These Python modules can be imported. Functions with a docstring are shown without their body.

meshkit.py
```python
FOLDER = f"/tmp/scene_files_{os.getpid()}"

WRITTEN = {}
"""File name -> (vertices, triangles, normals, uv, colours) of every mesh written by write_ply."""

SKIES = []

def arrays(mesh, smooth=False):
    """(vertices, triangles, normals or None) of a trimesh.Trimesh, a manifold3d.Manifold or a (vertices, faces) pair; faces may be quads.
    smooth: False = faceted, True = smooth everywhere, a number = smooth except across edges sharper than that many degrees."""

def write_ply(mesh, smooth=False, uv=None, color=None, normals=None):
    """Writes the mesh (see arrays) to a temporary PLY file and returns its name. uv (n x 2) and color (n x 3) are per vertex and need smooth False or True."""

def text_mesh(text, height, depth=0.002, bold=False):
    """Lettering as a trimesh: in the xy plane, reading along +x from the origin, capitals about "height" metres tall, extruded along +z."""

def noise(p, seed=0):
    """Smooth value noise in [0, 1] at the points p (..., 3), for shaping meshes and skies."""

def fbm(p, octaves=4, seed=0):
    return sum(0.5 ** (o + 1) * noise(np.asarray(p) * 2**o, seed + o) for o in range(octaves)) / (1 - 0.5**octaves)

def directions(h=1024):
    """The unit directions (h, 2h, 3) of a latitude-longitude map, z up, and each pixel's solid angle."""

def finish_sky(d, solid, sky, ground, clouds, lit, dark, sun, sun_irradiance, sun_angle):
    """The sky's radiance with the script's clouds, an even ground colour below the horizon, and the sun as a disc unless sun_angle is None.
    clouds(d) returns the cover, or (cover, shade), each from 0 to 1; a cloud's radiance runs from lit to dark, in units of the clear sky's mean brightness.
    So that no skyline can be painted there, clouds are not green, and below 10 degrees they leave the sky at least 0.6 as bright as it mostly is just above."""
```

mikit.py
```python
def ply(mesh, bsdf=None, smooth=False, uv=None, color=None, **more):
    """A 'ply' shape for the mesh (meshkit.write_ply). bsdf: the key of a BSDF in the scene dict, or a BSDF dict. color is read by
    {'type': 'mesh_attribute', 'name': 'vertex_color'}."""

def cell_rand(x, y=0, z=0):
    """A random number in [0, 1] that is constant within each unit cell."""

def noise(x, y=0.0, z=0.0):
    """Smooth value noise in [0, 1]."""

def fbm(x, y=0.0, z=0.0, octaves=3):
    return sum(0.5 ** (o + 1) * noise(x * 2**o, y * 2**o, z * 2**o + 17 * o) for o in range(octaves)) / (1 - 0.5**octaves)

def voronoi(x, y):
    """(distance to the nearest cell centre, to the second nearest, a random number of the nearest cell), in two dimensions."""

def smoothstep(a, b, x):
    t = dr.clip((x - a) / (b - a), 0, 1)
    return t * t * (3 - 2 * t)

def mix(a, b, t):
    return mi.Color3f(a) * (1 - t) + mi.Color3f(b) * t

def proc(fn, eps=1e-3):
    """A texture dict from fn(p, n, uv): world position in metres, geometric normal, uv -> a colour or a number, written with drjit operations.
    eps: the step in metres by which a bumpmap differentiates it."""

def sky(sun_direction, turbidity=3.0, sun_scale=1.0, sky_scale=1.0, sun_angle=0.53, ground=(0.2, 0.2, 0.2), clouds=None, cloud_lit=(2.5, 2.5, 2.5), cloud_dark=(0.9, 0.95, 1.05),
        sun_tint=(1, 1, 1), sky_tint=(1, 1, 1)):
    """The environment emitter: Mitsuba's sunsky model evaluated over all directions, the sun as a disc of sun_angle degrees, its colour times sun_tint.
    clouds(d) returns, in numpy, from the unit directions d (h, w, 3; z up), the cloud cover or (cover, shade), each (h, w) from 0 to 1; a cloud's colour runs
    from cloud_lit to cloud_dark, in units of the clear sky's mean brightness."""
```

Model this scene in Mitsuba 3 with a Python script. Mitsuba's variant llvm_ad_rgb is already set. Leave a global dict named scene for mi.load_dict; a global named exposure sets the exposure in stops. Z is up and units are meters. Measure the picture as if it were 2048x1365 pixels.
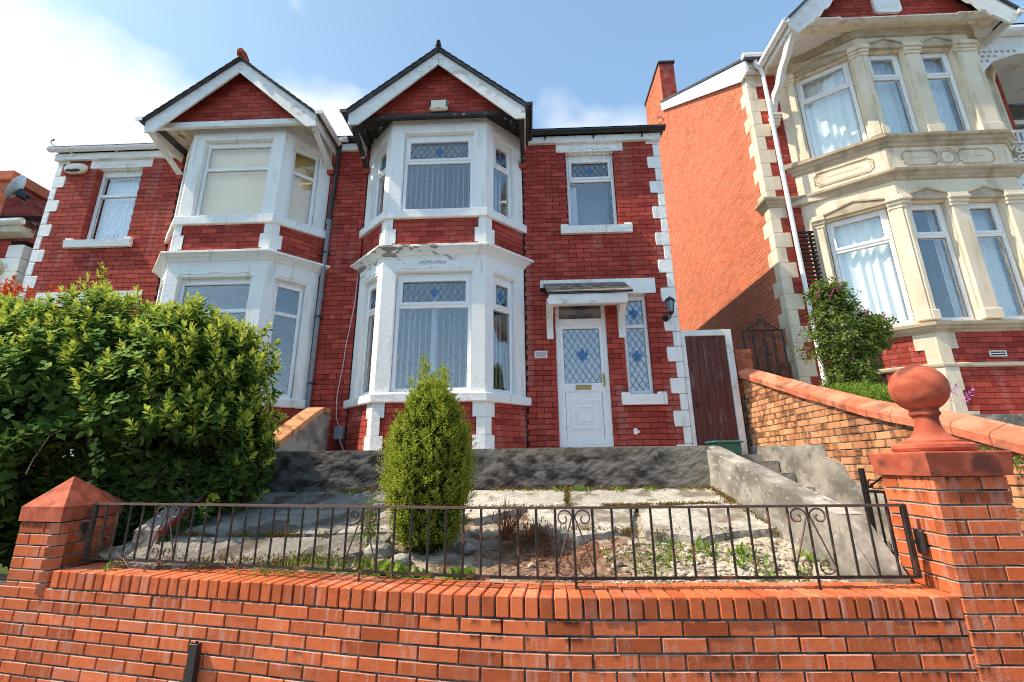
import math, random
import numpy as np, trimesh
import drjit as dr, mitsuba as mi
import mikit, meshkit
from mikit import proc, noise, fbm, cell_rand, smoothstep, mix, voronoi
from shapely.geometry import Polygon, box as sbox, MultiPolygon, Point, LineString
from shapely.ops import unary_union
from shapely import affinity

T = mi.ScalarTransform4f
scene, labels = {}, {}
# ---------------------------------------------------------------- camera, sky, exposure (origin = the eye, z up, metres)
FWD = np.array([-0.03504, 0.96315, 0.26668]); UP = np.array([0.0200, -0.26611, 0.96373])
scene['camera'] = {'type': 'perspective', 'fov': 96.75, 'fov_axis': 'x', 'near_clip': 0.05, 'far_clip': 2000.0,
                   'to_world': T().look_at(origin=[0, 0, 0], target=FWD.tolist(), up=UP.tolist())}
SUN = np.array([-0.79, -0.14, 1.0])
exposure = 2.28

def clouds(d):
    n = meshkit.fbm(d * np.array([3.2, 3.2, 4.5]) + 11.3, 5, 3)
    m = meshkit.fbm(d * 9.0 + 4.1, 4, 9)
    f = n * 0.72 + m * 0.28
    bias = np.full(d.shape[:2], -0.06)
    for v, r, w in (((-0.72, 0.50, 0.52), 0.34, 0.24), ((-0.78, 0.60, 0.34), 0.30, 0.24), ((-0.30, 0.77, 0.57), 0.15, 0.26), ((0.06, 0.80, 0.60), 0.13, 0.26), ((-0.45, 0.75, 0.50), 0.15, 0.20)):
        v = np.array(v) / np.linalg.norm(v)
        q = np.linalg.norm(d - v, axis=-1)
        bias = bias + w * np.exp(-(q / r) ** 2)
    low = np.clip((0.34 - d[..., 2]) / 0.34, 0, 1)
    c = np.clip((f + bias - 0.485) / 0.22, 0, 1)
    c = c * c * (3 - 2 * c)
    c = np.maximum(c * 0.93, 0.10 + 0.30 * low)
    return c, np.clip((m - 0.45) * 0.9, 0, 0.5) * c

scene['sky'] = mikit.sky(SUN.tolist(), turbidity=4.0, sky_scale=1.25, sky_tint=(1.13, 1.34, 1.22), clouds=clouds, cloud_lit=(1.52, 1.54, 1.56), cloud_dark=(1.12, 1.18, 1.26))

# ---------------------------------------------------------------- helpers
class MB:
    """collects faces of one mesh; uv carries a brick's number and the place within it"""
    def __init__(s): s.v, s.f, s.t, s.n = [], [], [], 0
    def add(s, v, f, uv=None):
        v = np.asarray(v, float).reshape(-1, 3); f = np.asarray(f, int)
        if f.ndim == 2 and f.shape[1] == 4: f = np.vstack([f[:, [0, 1, 2]], f[:, [0, 2, 3]]])
        s.v.append(v); s.f.append(f + s.n); s.n += len(v)
        s.t.append(np.full((len(v), 2), 0.5) if uv is None else np.asarray(uv, float))
        return s
    def tm(s, m): return s.add(m.vertices, m.faces)
    def box(s, x0, x1, y0, y1, z0, z1, bev=0.0):
        return s.obox(((x0 + x1) / 2, (y0 + y1) / 2, (z0 + z1) / 2), ((1, 0, 0), (0, 1, 0), (0, 0, 1)), (abs(x1 - x0) / 2, abs(y1 - y0) / 2, abs(z1 - z0) / 2), bev)
    def obox(s, c, ax, h, bev=0.0):
        h = np.asarray(h, float); ax = np.asarray(ax, float)
        if bev <= 0:
            p, f = CUBE_V * h, CUBE_F
        else:
            b = min(bev, h.min() * 0.9)
            p, f = CH_S * h - CH_D * b, CH_F
        return s.add(np.asarray(c, float) + p @ ax, f)
    def prism(s, poly, fr, n0, n1):
        """a shapely polygon in a frame's (u, z), from n0 to n1 along its normal"""
        for g in getattr(poly, 'geoms', [poly]):
            if g.is_empty or g.geom_type != 'Polygon' or g.area < 1e-6: continue
            m = trimesh.creation.extrude_polygon(g, 1.0, engine='earcut')
            v = np.array(m.vertices)
            s.add(fr(v[:, 0], v[:, 1], n0 + v[:, 2] * (n1 - n0)), m.faces)
        return s
    def tube(s, pts, r, sides=8, closed=False, caps=True):
        p = np.asarray(pts, float); n = len(p)
        t = (np.roll(p, -1, 0) - np.roll(p, 1, 0)) if closed else np.gradient(p, axis=0)
        t /= np.linalg.norm(t, axis=1, keepdims=True) + 1e-12
        a = np.zeros_like(p); ref = np.array([0, 0, 1.0]) if abs(t[0, 2]) < 0.9 else np.array([0, 1.0, 0])
        for i in range(n):
            q = ref - t[i] * (ref @ t[i])
            if np.linalg.norm(q) < 1e-3: q = np.cross(t[i], [0.3, 0.5, 0.8])
            a[i] = q / np.linalg.norm(q); ref = a[i]
        b = np.cross(t, a); ang = np.arange(sides) * 2 * math.pi / sides + math.pi / sides
        r = np.broadcast_to(np.asarray(r, float), (n,))
        v = p[:, None] + r[:, None, None] * (np.cos(ang)[None, :, None] * a[:, None] + np.sin(ang)[None, :, None] * b[:, None])
        f = []
        for i in range(n if closed else n - 1):
            j = (i + 1) % n
            for k in range(sides):
                l = (k + 1) % sides
                f += [[i * sides + k, i * sides + l, j * sides + l], [i * sides + k, j * sides + l, j * sides + k]]
        if caps and not closed:
            for o in (0, (n - 1) * sides):
                for k in range(1, sides - 1): f.append([o, o + k, o + k + 1])
        return s.add(v.reshape(-1, 3), f)
    def lathe(s, prof, c, sides=24):
        """profile (r, z) turned round a vertical axis through c"""
        prof = np.asarray(prof, float); a = np.arange(sides) * 2 * math.pi / sides
        v = np.stack([prof[:, 0:1] * np.cos(a), prof[:, 0:1] * np.sin(a), np.repeat(prof[:, 1:2], sides, 1)], -1) + np.asarray(c, float)
        i, k = np.meshgrid(np.arange(len(prof) - 1), np.arange(sides), indexing='ij'); l = (k + 1) % sides
        f = np.stack([i * sides + k, i * sides + l, (i + 1) * sides + l, (i + 1) * sides + k], -1).reshape(-1, 4)
        return s.add(v.reshape(-1, 3), f)
    def strip(s, rings, closed=True):
        """quads between consecutive rings of points"""
        r = np.asarray(rings, float); n, m = r.shape[:2]; f = []
        for i in range(n - 1):
            for k in range(m if closed else m - 1):
                l = (k + 1) % m
                f.append([i * m + k, i * m + l, (i + 1) * m + l, (i + 1) * m + k])
        return s.add(r.reshape(-1, 3), f)
    def arrays(s):
        return np.vstack(s.v), np.vstack(s.f), np.vstack(s.t)

CUBE_V = np.array([[x, y, z] for x in (-1, 1) for y in (-1, 1) for z in (-1, 1)], float)
CUBE_F = np.array([[0, 1, 3], [0, 3, 2], [4, 6, 7], [4, 7, 5], [0, 4, 5], [0, 5, 1], [2, 3, 7], [2, 7, 6], [0, 2, 6], [0, 6, 4], [1, 5, 7], [1, 7, 3]])
CH_S = np.repeat(CUBE_V, 3, 0)
CH_D = CH_S * np.tile(1 - np.eye(3), (8, 1))
from scipy.spatial import ConvexHull
_h = ConvexHull(CH_S - CH_D * 0.3)
CH_F = _h.simplices.copy()
_c = (CH_S - CH_D * 0.3)[CH_F]
_fl = (np.cross(_c[:, 1] - _c[:, 0], _c[:, 2] - _c[:, 0]) * _c.mean(1)).sum(1) < 0
CH_F[_fl] = CH_F[_fl][:, ::-1]

def frame(o, u, n, z=(0, 0, 1)):
    o, u, n, z = (np.asarray(q, float) for q in (o, u, n, z)); u = u / np.linalg.norm(u); n = n / np.linalg.norm(n)
    def fr(a, b, c):
        a, b, c = np.broadcast_arrays(*(np.asarray(q, float) for q in (a, b, c)))
        return o + a[..., None] * u + b[..., None] * z + c[..., None] * n
    fr.o, fr.u, fr.n, fr.z = o, u, n, z
    return fr

XF = None      # while a mirrored house is built: its X -> mirrored X
def unique(key):
    if key not in scene and key not in labels: return key
    k = 1
    while f'{key}_{k:03d}' in scene or f'{key}_{k:03d}' in labels: k += 1
    return f'{key}_{k:03d}'
COUNT = {}
def nm(parent, name):
    base = f'{parent}__{name}' if parent else name
    c = COUNT.get(base, 0); COUNT[base] = c + 1
    return base if c == 0 else f'{base}_{c:03d}'
def put(parent, name, mb, bsdf, smooth=False, label=None, cat=None, group=None, kind=None, uv=True):
    key = nm(parent, name)
    v, f, t = mb.arrays() if isinstance(mb, MB) else mb
    if XF is not None:
        v = v.copy(); v[:, 0] = XF - v[:, 0]; f = f[:, ::-1]
    scene[key] = mikit.ply((v, f), 'mat_' + bsdf, smooth, uv=t if (uv and (smooth is False or smooth is True)) else None)
    tag(key, label, cat, group, kind)
    return key
def tag(key, label=None, cat=None, group=None, kind=None):
    d = {k: v for k, v in (('label', label), ('category', cat), ('group', group), ('kind', kind)) if v}
    if d: labels[key] = {**labels.get(key, {}), **d}
def thing(name, label, cat, group=None):
    key = nm('', name); tag(key, label, cat, group); return key

# bricks: collected per thing, the 300 nearest become parts, the rest one part of their holder
BR = {}
BID = [0]
def brick_mesh(co, fr, n0, n1, bev):
    """co: corners (u, z) of the brick's face, anticlockwise. Faces: front, bevel, sides."""
    co = np.asarray(co, float); k = len(co)
    lo, hi = co.min(0), co.max(0); d = np.maximum(hi - lo, 1e-6)
    BID[0] = (BID[0] + 1) % 241
    uvf = lambda c: np.stack([BID[0] + 0.02 + 0.96 * (c[:, 0] - lo[0]) / d[0], (c[:, 1] - lo[1]) / d[1]], 1)
    if bev > 0 and k == 4:
        cen = (lo + hi) / 2; inn = cen + (co - cen) * (1 - 2 * bev / d)
        ring = [fr(co[:, 0], co[:, 1], n0), fr(co[:, 0], co[:, 1], n1 - bev), fr(inn[:, 0], inn[:, 1], n1)]
        uv = [uvf(co), uvf(co), uvf(inn)]
    else:
        ring = [fr(co[:, 0], co[:, 1], n0), fr(co[:, 0], co[:, 1], n1)]; uv = [uvf(co)] * 2
    f = []
    for r in range(len(ring) - 1):
        for i in range(k):
            j = (i + 1) % k
            f += [[r * k + i, r * k + j, (r + 1) * k + j], [r * k + i, (r + 1) * k + j, (r + 1) * k + i]]
    o = (len(ring) - 1) * k
    for i in range(1, k - 1): f.append([o, o + i, o + i + 1])
    return np.vstack(ring), np.array(f), np.vstack(uv)
RNG = random.Random(5)
def brick_zone(root, holder, fr, region, bsdf, z_top, course=0.083, length=0.243, joint=0.008, n0=-0.1, n1=0.005, bev=0.0, off=0.0, vis=lambda c: True, jit=0.0):
    u0, z0, u1, z1 = region.bounds
    L = BR.setdefault(root, [])
    k0 = int(math.floor((z_top - z1) / course)) - 1; k1 = int(math.ceil((z_top - z0) / course)) + 1
    for k in range(k0, k1):
        zt = z_top - k * course; zb = zt - course
        if zt < z0 + 0.005 or zb > z1 - 0.005: continue
        o = off + (k % 2) * length / 2
        i0 = int(math.floor((u0 - o) / length)) - 1
        for i in range(i0, int(math.ceil((u1 - o) / length)) + 1):
            a = o + i * length
            r = sbox(a + joint / 2, zb + joint / 2, a + length - joint / 2, zt - joint / 2)
            if not r.intersects(region): continue
            g = r if region.contains(r) else r.intersection(region)
            for q in getattr(g, 'geoms', [g]):
                if q.geom_type != 'Polygon' or q.area < 2e-4: continue
                w, h = q.bounds[2] - q.bounds[0], q.bounds[3] - q.bounds[1]
                if w < 0.014 or h < 0.014: continue
                q2 = q.convex_hull
                co = np.array(q2.exterior.coords)[:-1]
                if not q2.exterior.is_ccw: co = co[::-1]
                m = brick_mesh(co, fr, n0, n1 + RNG.uniform(-jit, jit), bev if len(co) == 4 else 0)
                c = m[0].mean(0)
                if XF is not None: c = np.array([XF - c[0], c[1], c[2]])
                L.append((np.linalg.norm(c) + (0 if vis(c) else 1000), holder, m, bsdf, XF))
def finish_bricks(root, most=300):
    global XF
    keep, L = XF, sorted(BR.pop(root), key=lambda x: x[0]); rest = {}
    for i, (d, holder, m, bsdf, xf) in enumerate(L):
        XF = xf
        if i < most and d < 1000: put(holder, 'brick', m, bsdf)
        else: rest.setdefault((holder, bsdf, xf), MB()).add(*m)
    for (holder, bsdf, xf), mb in rest.items():
        XF = xf; put(holder, 'far_brickwork', mb, bsdf, kind='stuff')
    XF = keep
# ---------------------------------------------------------------- materials
def two(b): return {'type': 'twosided', 'b': b}
def prin(base, rough=0.6, spec=0.4, bump=None, scale=1.0, eps=2e-3, **kw):
    b = {'type': 'principled', 'base_color': proc(base) if callable(base) else {'type': 'rgb', 'value': list(base)}, 'roughness': rough, 'specular': spec, **kw}
    if bump: b = {'type': 'bumpmap', 'tex': proc(bump, eps), 'scale': scale, 'b': b}
    return two(b)
C3 = mi.Color3f
def brick_fn(lo, hi, dirt=0.0, white=0.0, edge=0.0, size=(0.235, 0.075), vary=0.2):
    def fn(p, n, uv):
        k = dr.floor(uv.x); lx = uv.x - k; lz = uv.y
        r = cell_rand(k, 3, 7); r2 = cell_rand(k, 5, 1)
        big = fbm(p.x * 1.7, p.y * 1.7, p.z * 1.1, 3)
        c = mix(lo, hi, r) * (0.87 + 0.26 * big) * (0.86 + 0.28 * fbm(p.x * 23, p.y * 23, p.z * 31, 2)) * (1 - 0.5 * vary + vary * r2)
        c = mix(c, C3(0.46, 0.26, 0.22), smoothstep(0.58, 0.80, fbm(p.x * 5 + 9, p.y * 5, p.z * 5 + k * 0.05, 3)) * 0.30)
        if dirt > 0:
            t = smoothstep(0.45, 0.75, fbm(p.x * 14 + p.y * 14, p.z * 3 + k, 0.0, 2)) * dirt
            c = c * (1 - t * (0.35 + 0.6 * dr.abs(lz - 0.45)) * 1.2)
        if white > 0:
            w = smoothstep(0.50, 0.74, fbm(p.x * 60 + p.y * 60, p.z * 5, k * 0.37, 2)) * smoothstep(0.35, 0.65, noise(p.x * 2.3, p.z * 4.0, p.y * 2.3)) * white
            c = mix(c, C3(0.52, 0.40, 0.36), w)
            t = smoothstep(0.48, 0.74, fbm(p.x * 31 + p.y * 31, p.z * 6, 3.0, 3)) * smoothstep(0.30, 1.0, lz) * smoothstep(0.42, 0.7, noise(p.x * 1.3 + 3, p.z * 4.0, p.y))
            c = c * (1 - 0.8 * t)
        if edge > 0:
            e = dr.minimum(dr.minimum(lx, 1 - lx) * size[0], dr.minimum(lz, 1 - lz) * size[1])
            c = mix(c, C3(0.55, 0.42, 0.36), (1 - smoothstep(0.001, 0.005, e)) * edge * (0.4 + 0.6 * r2))
        return c
    return fn
def rough_bump(s): return lambda p, n, uv: fbm(p.x * s, p.y * s, p.z * s, 2)
def col_noise(a, b, s=6.0, oct=3, c=None, cs=2.0, lo=0.55, hi=0.7):
    def fn(p, n, uv):
        x = mix(a, b, smoothstep(0.25, 0.75, fbm(p.x * s, p.y * s, p.z * s, oct)))
        if c is not None: x = mix(x, c, smoothstep(lo, hi, fbm(p.x * cs + 5, p.y * cs, p.z * cs, 3)))
        return x
    return fn
class Mats(dict):
    def __setitem__(s, k, v): scene['mat_' + k] = v
M = Mats()
M['facade_brick'] = prin(brick_fn((0.28, 0.038, 0.030), (0.46, 0.080, 0.056)), 0.75, 0.12)
M['side_brick'] = prin(brick_fn((0.50, 0.125, 0.062), (0.62, 0.175, 0.09)), 0.8, 0.1)
M['garden_brick'] = prin(brick_fn((0.41, 0.095, 0.037), (0.54, 0.140, 0.056), white=0.30, edge=0.8, size=(0.22, 0.067), vary=0.5), 0.75, 0.12, lambda p, n, uv: fbm(p.x * 110, p.y * 110, p.z * 110, 3), 0.0014)
M['buff_brick'] = prin(brick_fn((0.44, 0.18, 0.085), (0.64, 0.32, 0.165), dirt=1.0, edge=0.25, vary=0.4), 0.8, 0.1, rough_bump(90.0), 0.002)
M['terracotta'] = prin(col_noise((0.34, 0.075, 0.042), (0.50, 0.135, 0.078), 16.0, 4, (0.17, 0.055, 0.042), 7.0, 0.54, 0.76), 0.75, 0.15, lambda p, n, uv: fbm(p.x * 80, p.y * 80, p.z * 80, 3), 0.001)
M['coping_tile'] = prin(col_noise((0.50, 0.13, 0.07), (0.66, 0.24, 0.15), 7.0, 4, (0.26, 0.12, 0.08), 9.0, 0.56, 0.74), 0.75, 0.15, rough_bump(60.0), 0.002)
M['dark_mortar'] = prin(col_noise((0.018, 0.010, 0.009), (0.055, 0.030, 0.026), 25.0, 2), 0.9, 0.1)
M['grey_mortar'] = prin(col_noise((0.10, 0.085, 0.07), (0.22, 0.19, 0.16), 30.0, 2, (0.05, 0.045, 0.04), 6.0), 0.95, 0.1, rough_bump(110.0), 0.003)
M['pale_mortar'] = prin(col_noise((0.42, 0.27, 0.20), (0.60, 0.44, 0.35), 8.0, 2), 0.9, 0.1)
def white_fn(p, n, uv):
    c = mix((0.82, 0.82, 0.80), (0.87, 0.87, 0.86), fbm(p.x * 4, p.y * 4, p.z * 4, 2))
    streak = smoothstep(0.56, 0.78, fbm(p.x * 16 + p.y * 9, p.y * 3, p.z * 1.7, 3))
    c = mix(c, C3(0.50, 0.46, 0.37), streak * 0.40)
    # flaked paint on the right-hand bay's cornice
    on = smoothstep(2.96, 3.16, p.z) * (1 - smoothstep(3.36, 3.42, p.z)) * (1 - smoothstep(-1.25, -0.95, p.x)) * smoothstep(-3.1, -2.9, p.x)
    fl = smoothstep(0.60, 0.635, fbm(p.x * 7, p.y * 7, p.z * 15, 3) + 0.10 * smoothstep(3.2, 3.36, p.z)) * on
    return mix(c, mix((0.25, 0.23, 0.20), (0.40, 0.37, 0.32), noise(p.x * 50, p.z * 50, p.y * 50)), fl)
M['white_render'] = prin(white_fn, 0.6, 0.3, rough_bump(22.0), 0.004)
M['white_timber'] = prin(col_noise((0.80, 0.80, 0.79), (0.72, 0.71, 0.67), 5.0, 2, (0.52, 0.48, 0.40), 7.0, 0.62, 0.85), 0.4, 0.45)
M['white_plastic'] = prin((0.82, 0.82, 0.83), 0.28, 0.5)
M['soffit_board'] = prin(col_noise((0.50, 0.45, 0.35), (0.66, 0.61, 0.52), 9.0, 3, (0.25, 0.2, 0.15), 11.0, 0.60, 0.8), 0.7, 0.3)
M['black_timber'] = prin(col_noise((0.018, 0.016, 0.015), (0.04, 0.035, 0.032), 14.0, 2, (0.4, 0.38, 0.35), 19.0, 0.70, 0.78), 0.6, 0.4)
M['black_plastic'] = prin((0.018, 0.019, 0.022), 0.35, 0.5)
M['grey_plastic'] = prin((0.20, 0.21, 0.235), 0.4, 0.5)
M['cream_plastic'] = prin((0.74, 0.68, 0.52), 0.4, 0.5)
M['navy_plastic'] = prin((0.02, 0.02, 0.10), 0.3, 0.5)
M['blue_film'] = prin((0.035, 0.14, 0.36), 0.35, 0.5)
M['lead'] = prin((0.10, 0.105, 0.11), 0.45, 0.5)
M['glass'] = {'type': 'thindielectric', 'int_ior': 2.05}
M['obscure_glass'] = prin((0.17, 0.21, 0.29), 0.12, 0.9)
M['brown_tile'] = prin(col_noise((0.13, 0.10, 0.085), (0.26, 0.21, 0.18), 12.0, 2), 0.8, 0.2)
M['navy_film'] = prin((0.012, 0.05, 0.16), 0.4, 0.4)
M['smoked'] = prin((0.16, 0.155, 0.14), 0.5, 0.4)
M['slate'] = prin(col_noise((0.035, 0.035, 0.042), (0.075, 0.075, 0.085), 9.0, 2), 0.55, 0.4)
M['room'] = prin((0.10, 0.10, 0.10), 0.9, 0.1)
M['blind_fabric'] = prin((0.52, 0.55, 0.62), 0.8, 0.2)
M['curtain'] = prin((0.72, 0.80, 0.80), 0.85, 0.2)
M['net_curtain'] = prin(col_noise((0.62, 0.68, 0.74), (0.74, 0.79, 0.84), 26.0, 2), 0.9, 0.1)
M['cream_blind'] = prin(col_noise((0.86, 0.64, 0.33), (0.88, 0.70, 0.42), 2.0, 2), 0.8, 0.2)
M['yellow_sheet'] = prin((0.42, 0.30, 0.05), 0.7, 0.2)
M['brass'] = prin((0.45, 0.31, 0.11), 0.35, 0.5, metallic=0.9)
def stone_fn(p, n, uv):
    c = mix((0.68, 0.57, 0.42), (0.84, 0.75, 0.61), fbm(p.x * 2.5, p.y * 2.5, p.z * 2.5, 3))
    s = smoothstep(0.5, 0.75, fbm(p.x * 7, p.y * 7, p.z * 1.4, 3))
    c = mix(c, C3(0.40, 0.33, 0.22), s * 0.5)
    return c * (0.94 + 0.12 * noise(p.x * 60, p.y * 60, p.z * 60))
M['weathered_stone'] = prin(lambda p, n, uv: stone_fn(p, n, uv) * mix((0.50, 0.47, 0.43), (0.82, 0.80, 0.76), fbm(p.x * 6, p.y * 6, p.z * 14, 3)), 0.85, 0.15)
M['bath_stone'] = prin(stone_fn, 0.8, 0.2, rough_bump(45.0), 0.0015)
def dark_conc(p, n, uv):
    f = fbm(p.x * 9, p.y * 9, p.z * 12, 5)
    c = mix((0.040, 0.036, 0.034), (0.20, 0.18, 0.168), smoothstep(0.3, 0.72, f))
    c = mix(c, C3(0.24, 0.225, 0.20), smoothstep(0.62, 0.80, fbm(p.x * 30, p.z * 30, p.y * 30, 3)) * smoothstep(0.4, 0.7, noise(p.x * 4, p.z * 5, 2.0)) * 0.8)
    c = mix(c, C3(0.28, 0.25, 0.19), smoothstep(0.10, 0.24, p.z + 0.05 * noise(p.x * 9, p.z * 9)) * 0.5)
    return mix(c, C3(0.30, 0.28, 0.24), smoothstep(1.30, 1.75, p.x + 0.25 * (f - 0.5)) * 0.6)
M['dark_concrete'] = prin(dark_conc, 0.95, 0.15, lambda p, n, uv: fbm(p.x * 16, p.y * 16, p.z * 20, 5), 0.016, 3e-3)
def conc(p, n, uv):
    c = mix((0.16, 0.15, 0.135), (0.34, 0.32, 0.29), smoothstep(0.3, 0.7, fbm(p.x * 4, p.y * 4, p.z * 4, 4)))
    c = c * (0.84 + 0.3 * noise(p.x * 70, p.y * 70, p.z * 70))
    c = mix(c, C3(0.10, 0.092, 0.08), smoothstep(0.58, 0.76, fbm(p.x * 11 + 3, p.y * 11, p.z * 11, 4)) * 0.6)
    return mix(c, C3(0.55, 0.54, 0.50), smoothstep(0.62, 0.80, fbm(p.x * 24, p.y * 24, p.z * 24, 3)) * 0.45)
M['concrete'] = prin(conc, 0.95, 0.15, lambda p, n, uv: fbm(p.x * 14, p.y * 14, p.z * 14, 4), 0.014, 3e-3)
def slab_fn(p, n, uv):
    c = mix((0.24, 0.225, 0.20), (0.42, 0.40, 0.35), noise(p.x * 2, p.y * 2)) * (0.6 + 0.8 * fbm(p.x * 6, p.y * 6, p.z * 6, 4))
    c = mix(c, C3(0.52, 0.51, 0.48), smoothstep(0.56, 0.78, fbm(p.x * 17, p.y * 17, p.z * 17, 4)) * 0.5)
    c = c * (0.62 + 0.76 * fbm(p.x * 45, p.y * 45, p.z * 45, 3))
    return mix(c, C3(0.09, 0.07, 0.045), smoothstep(0.54, 0.72, fbm(p.x * 5 + 7, p.y * 5, 2.0, 5)) * 0.7)
M['slab'] = prin(slab_fn, 0.95, 0.15, lambda p, n, uv: fbm(p.x * 22, p.y * 22, p.z * 22, 4), 0.016, 3e-3)
def soil_fn(p, n, uv):
    f = fbm(p.x * 9, p.y * 9, p.z * 9, 4)
    c = mix((0.13, 0.10, 0.07), (0.36, 0.31, 0.25), smoothstep(0.3, 0.65, f))
    r = smoothstep(0.9, 0.35, dr.sqrt(dr.square(p.x - 0.1) + dr.square((p.y - 3.6) * 1.1)) + 0.5 * (f - 0.5))
    c = mix(c, C3(0.17, 0.075, 0.04), r * 0.65)
    return mix(c, C3(0.44, 0.39, 0.32), smoothstep(0.9, 1.4, p.x + 0.5 * (f - 0.5)) * smoothstep(0.4, 0.6, noise(p.x * 40, p.y * 40)) * 0.8)
M['shaded_dark_slab'] = prin(lambda p, n, uv: slab_fn(p, n, uv) * C3(0.60, 0.60, 0.61), 0.95, 0.15, lambda p, n, uv: fbm(p.x * 22, p.y * 22, p.z * 22, 4), 0.016, 3e-3)  # left slabs: bush shade painted into the colour, over partly darker concrete
M['soil'] = prin(soil_fn, 1.0, 0.1, lambda p, n, uv: fbm(p.x * 25, p.y * 25, p.z * 25, 3), 0.02, 3e-3)
M['stone_chip'] = prin(lambda p, n, uv: mix((0.24, 0.20, 0.16), (0.56, 0.50, 0.42), cell_rand(dr.floor(uv.x), 2, 9)) * (0.8 + 0.4 * noise(p.x * 40, p.y * 40, p.z * 40)), 0.9, 0.2)
M['dead_needles'] = prin((0.24, 0.085, 0.035), 0.9, 0.1)
M['asphalt'] = prin((0.06, 0.06, 0.06), 0.95, 0.1)
M['paving'] = prin((0.28, 0.27, 0.25), 0.95, 0.1)
M['grass_green'] = prin((0.06, 0.10, 0.03), 0.95, 0.1)
def iron_fn(p, n, uv):
    return mix((0.022, 0.018, 0.017), (0.15, 0.065, 0.045), smoothstep(0.55, 0.78, fbm(p.x * 22, p.y * 22, p.z * 13, 3)))
M['iron'] = prin(iron_fn, 0.5, 0.5)
M['rail_iron'] = prin((0.12, 0.072, 0.062), 0.5, 0.5)
M['black_iron'] = prin((0.012, 0.010, 0.011), 0.4, 0.5)
def plank_fn(p, n, uv):
    g = fbm(p.x * 60, p.y * 60, p.z * 2.2, 3)
    c = mix((0.075, 0.020, 0.016), (0.17, 0.060, 0.048), g)
    return mix(c, C3(0.30, 0.21, 0.19), smoothstep(0.58, 0.8, fbm(p.x * 25, 1.0, p.z * 3, 3)) * 0.45)
M['plank'] = prin(plank_fn, 0.7, 0.3)
M['green_plastic'] = prin((0.03, 0.13, 0.10), 0.4, 0.5)
M['red_plastic'] = prin((0.62, 0.025, 0.035), 0.35, 0.5)
M['grey_box'] = prin((0.22, 0.25, 0.30), 0.5, 0.4)
M['pink_plate'] = prin((0.50, 0.40, 0.40), 0.5, 0.4)
M['white_cable'] = prin((0.62, 0.52, 0.50), 0.5, 0.4)
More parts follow.
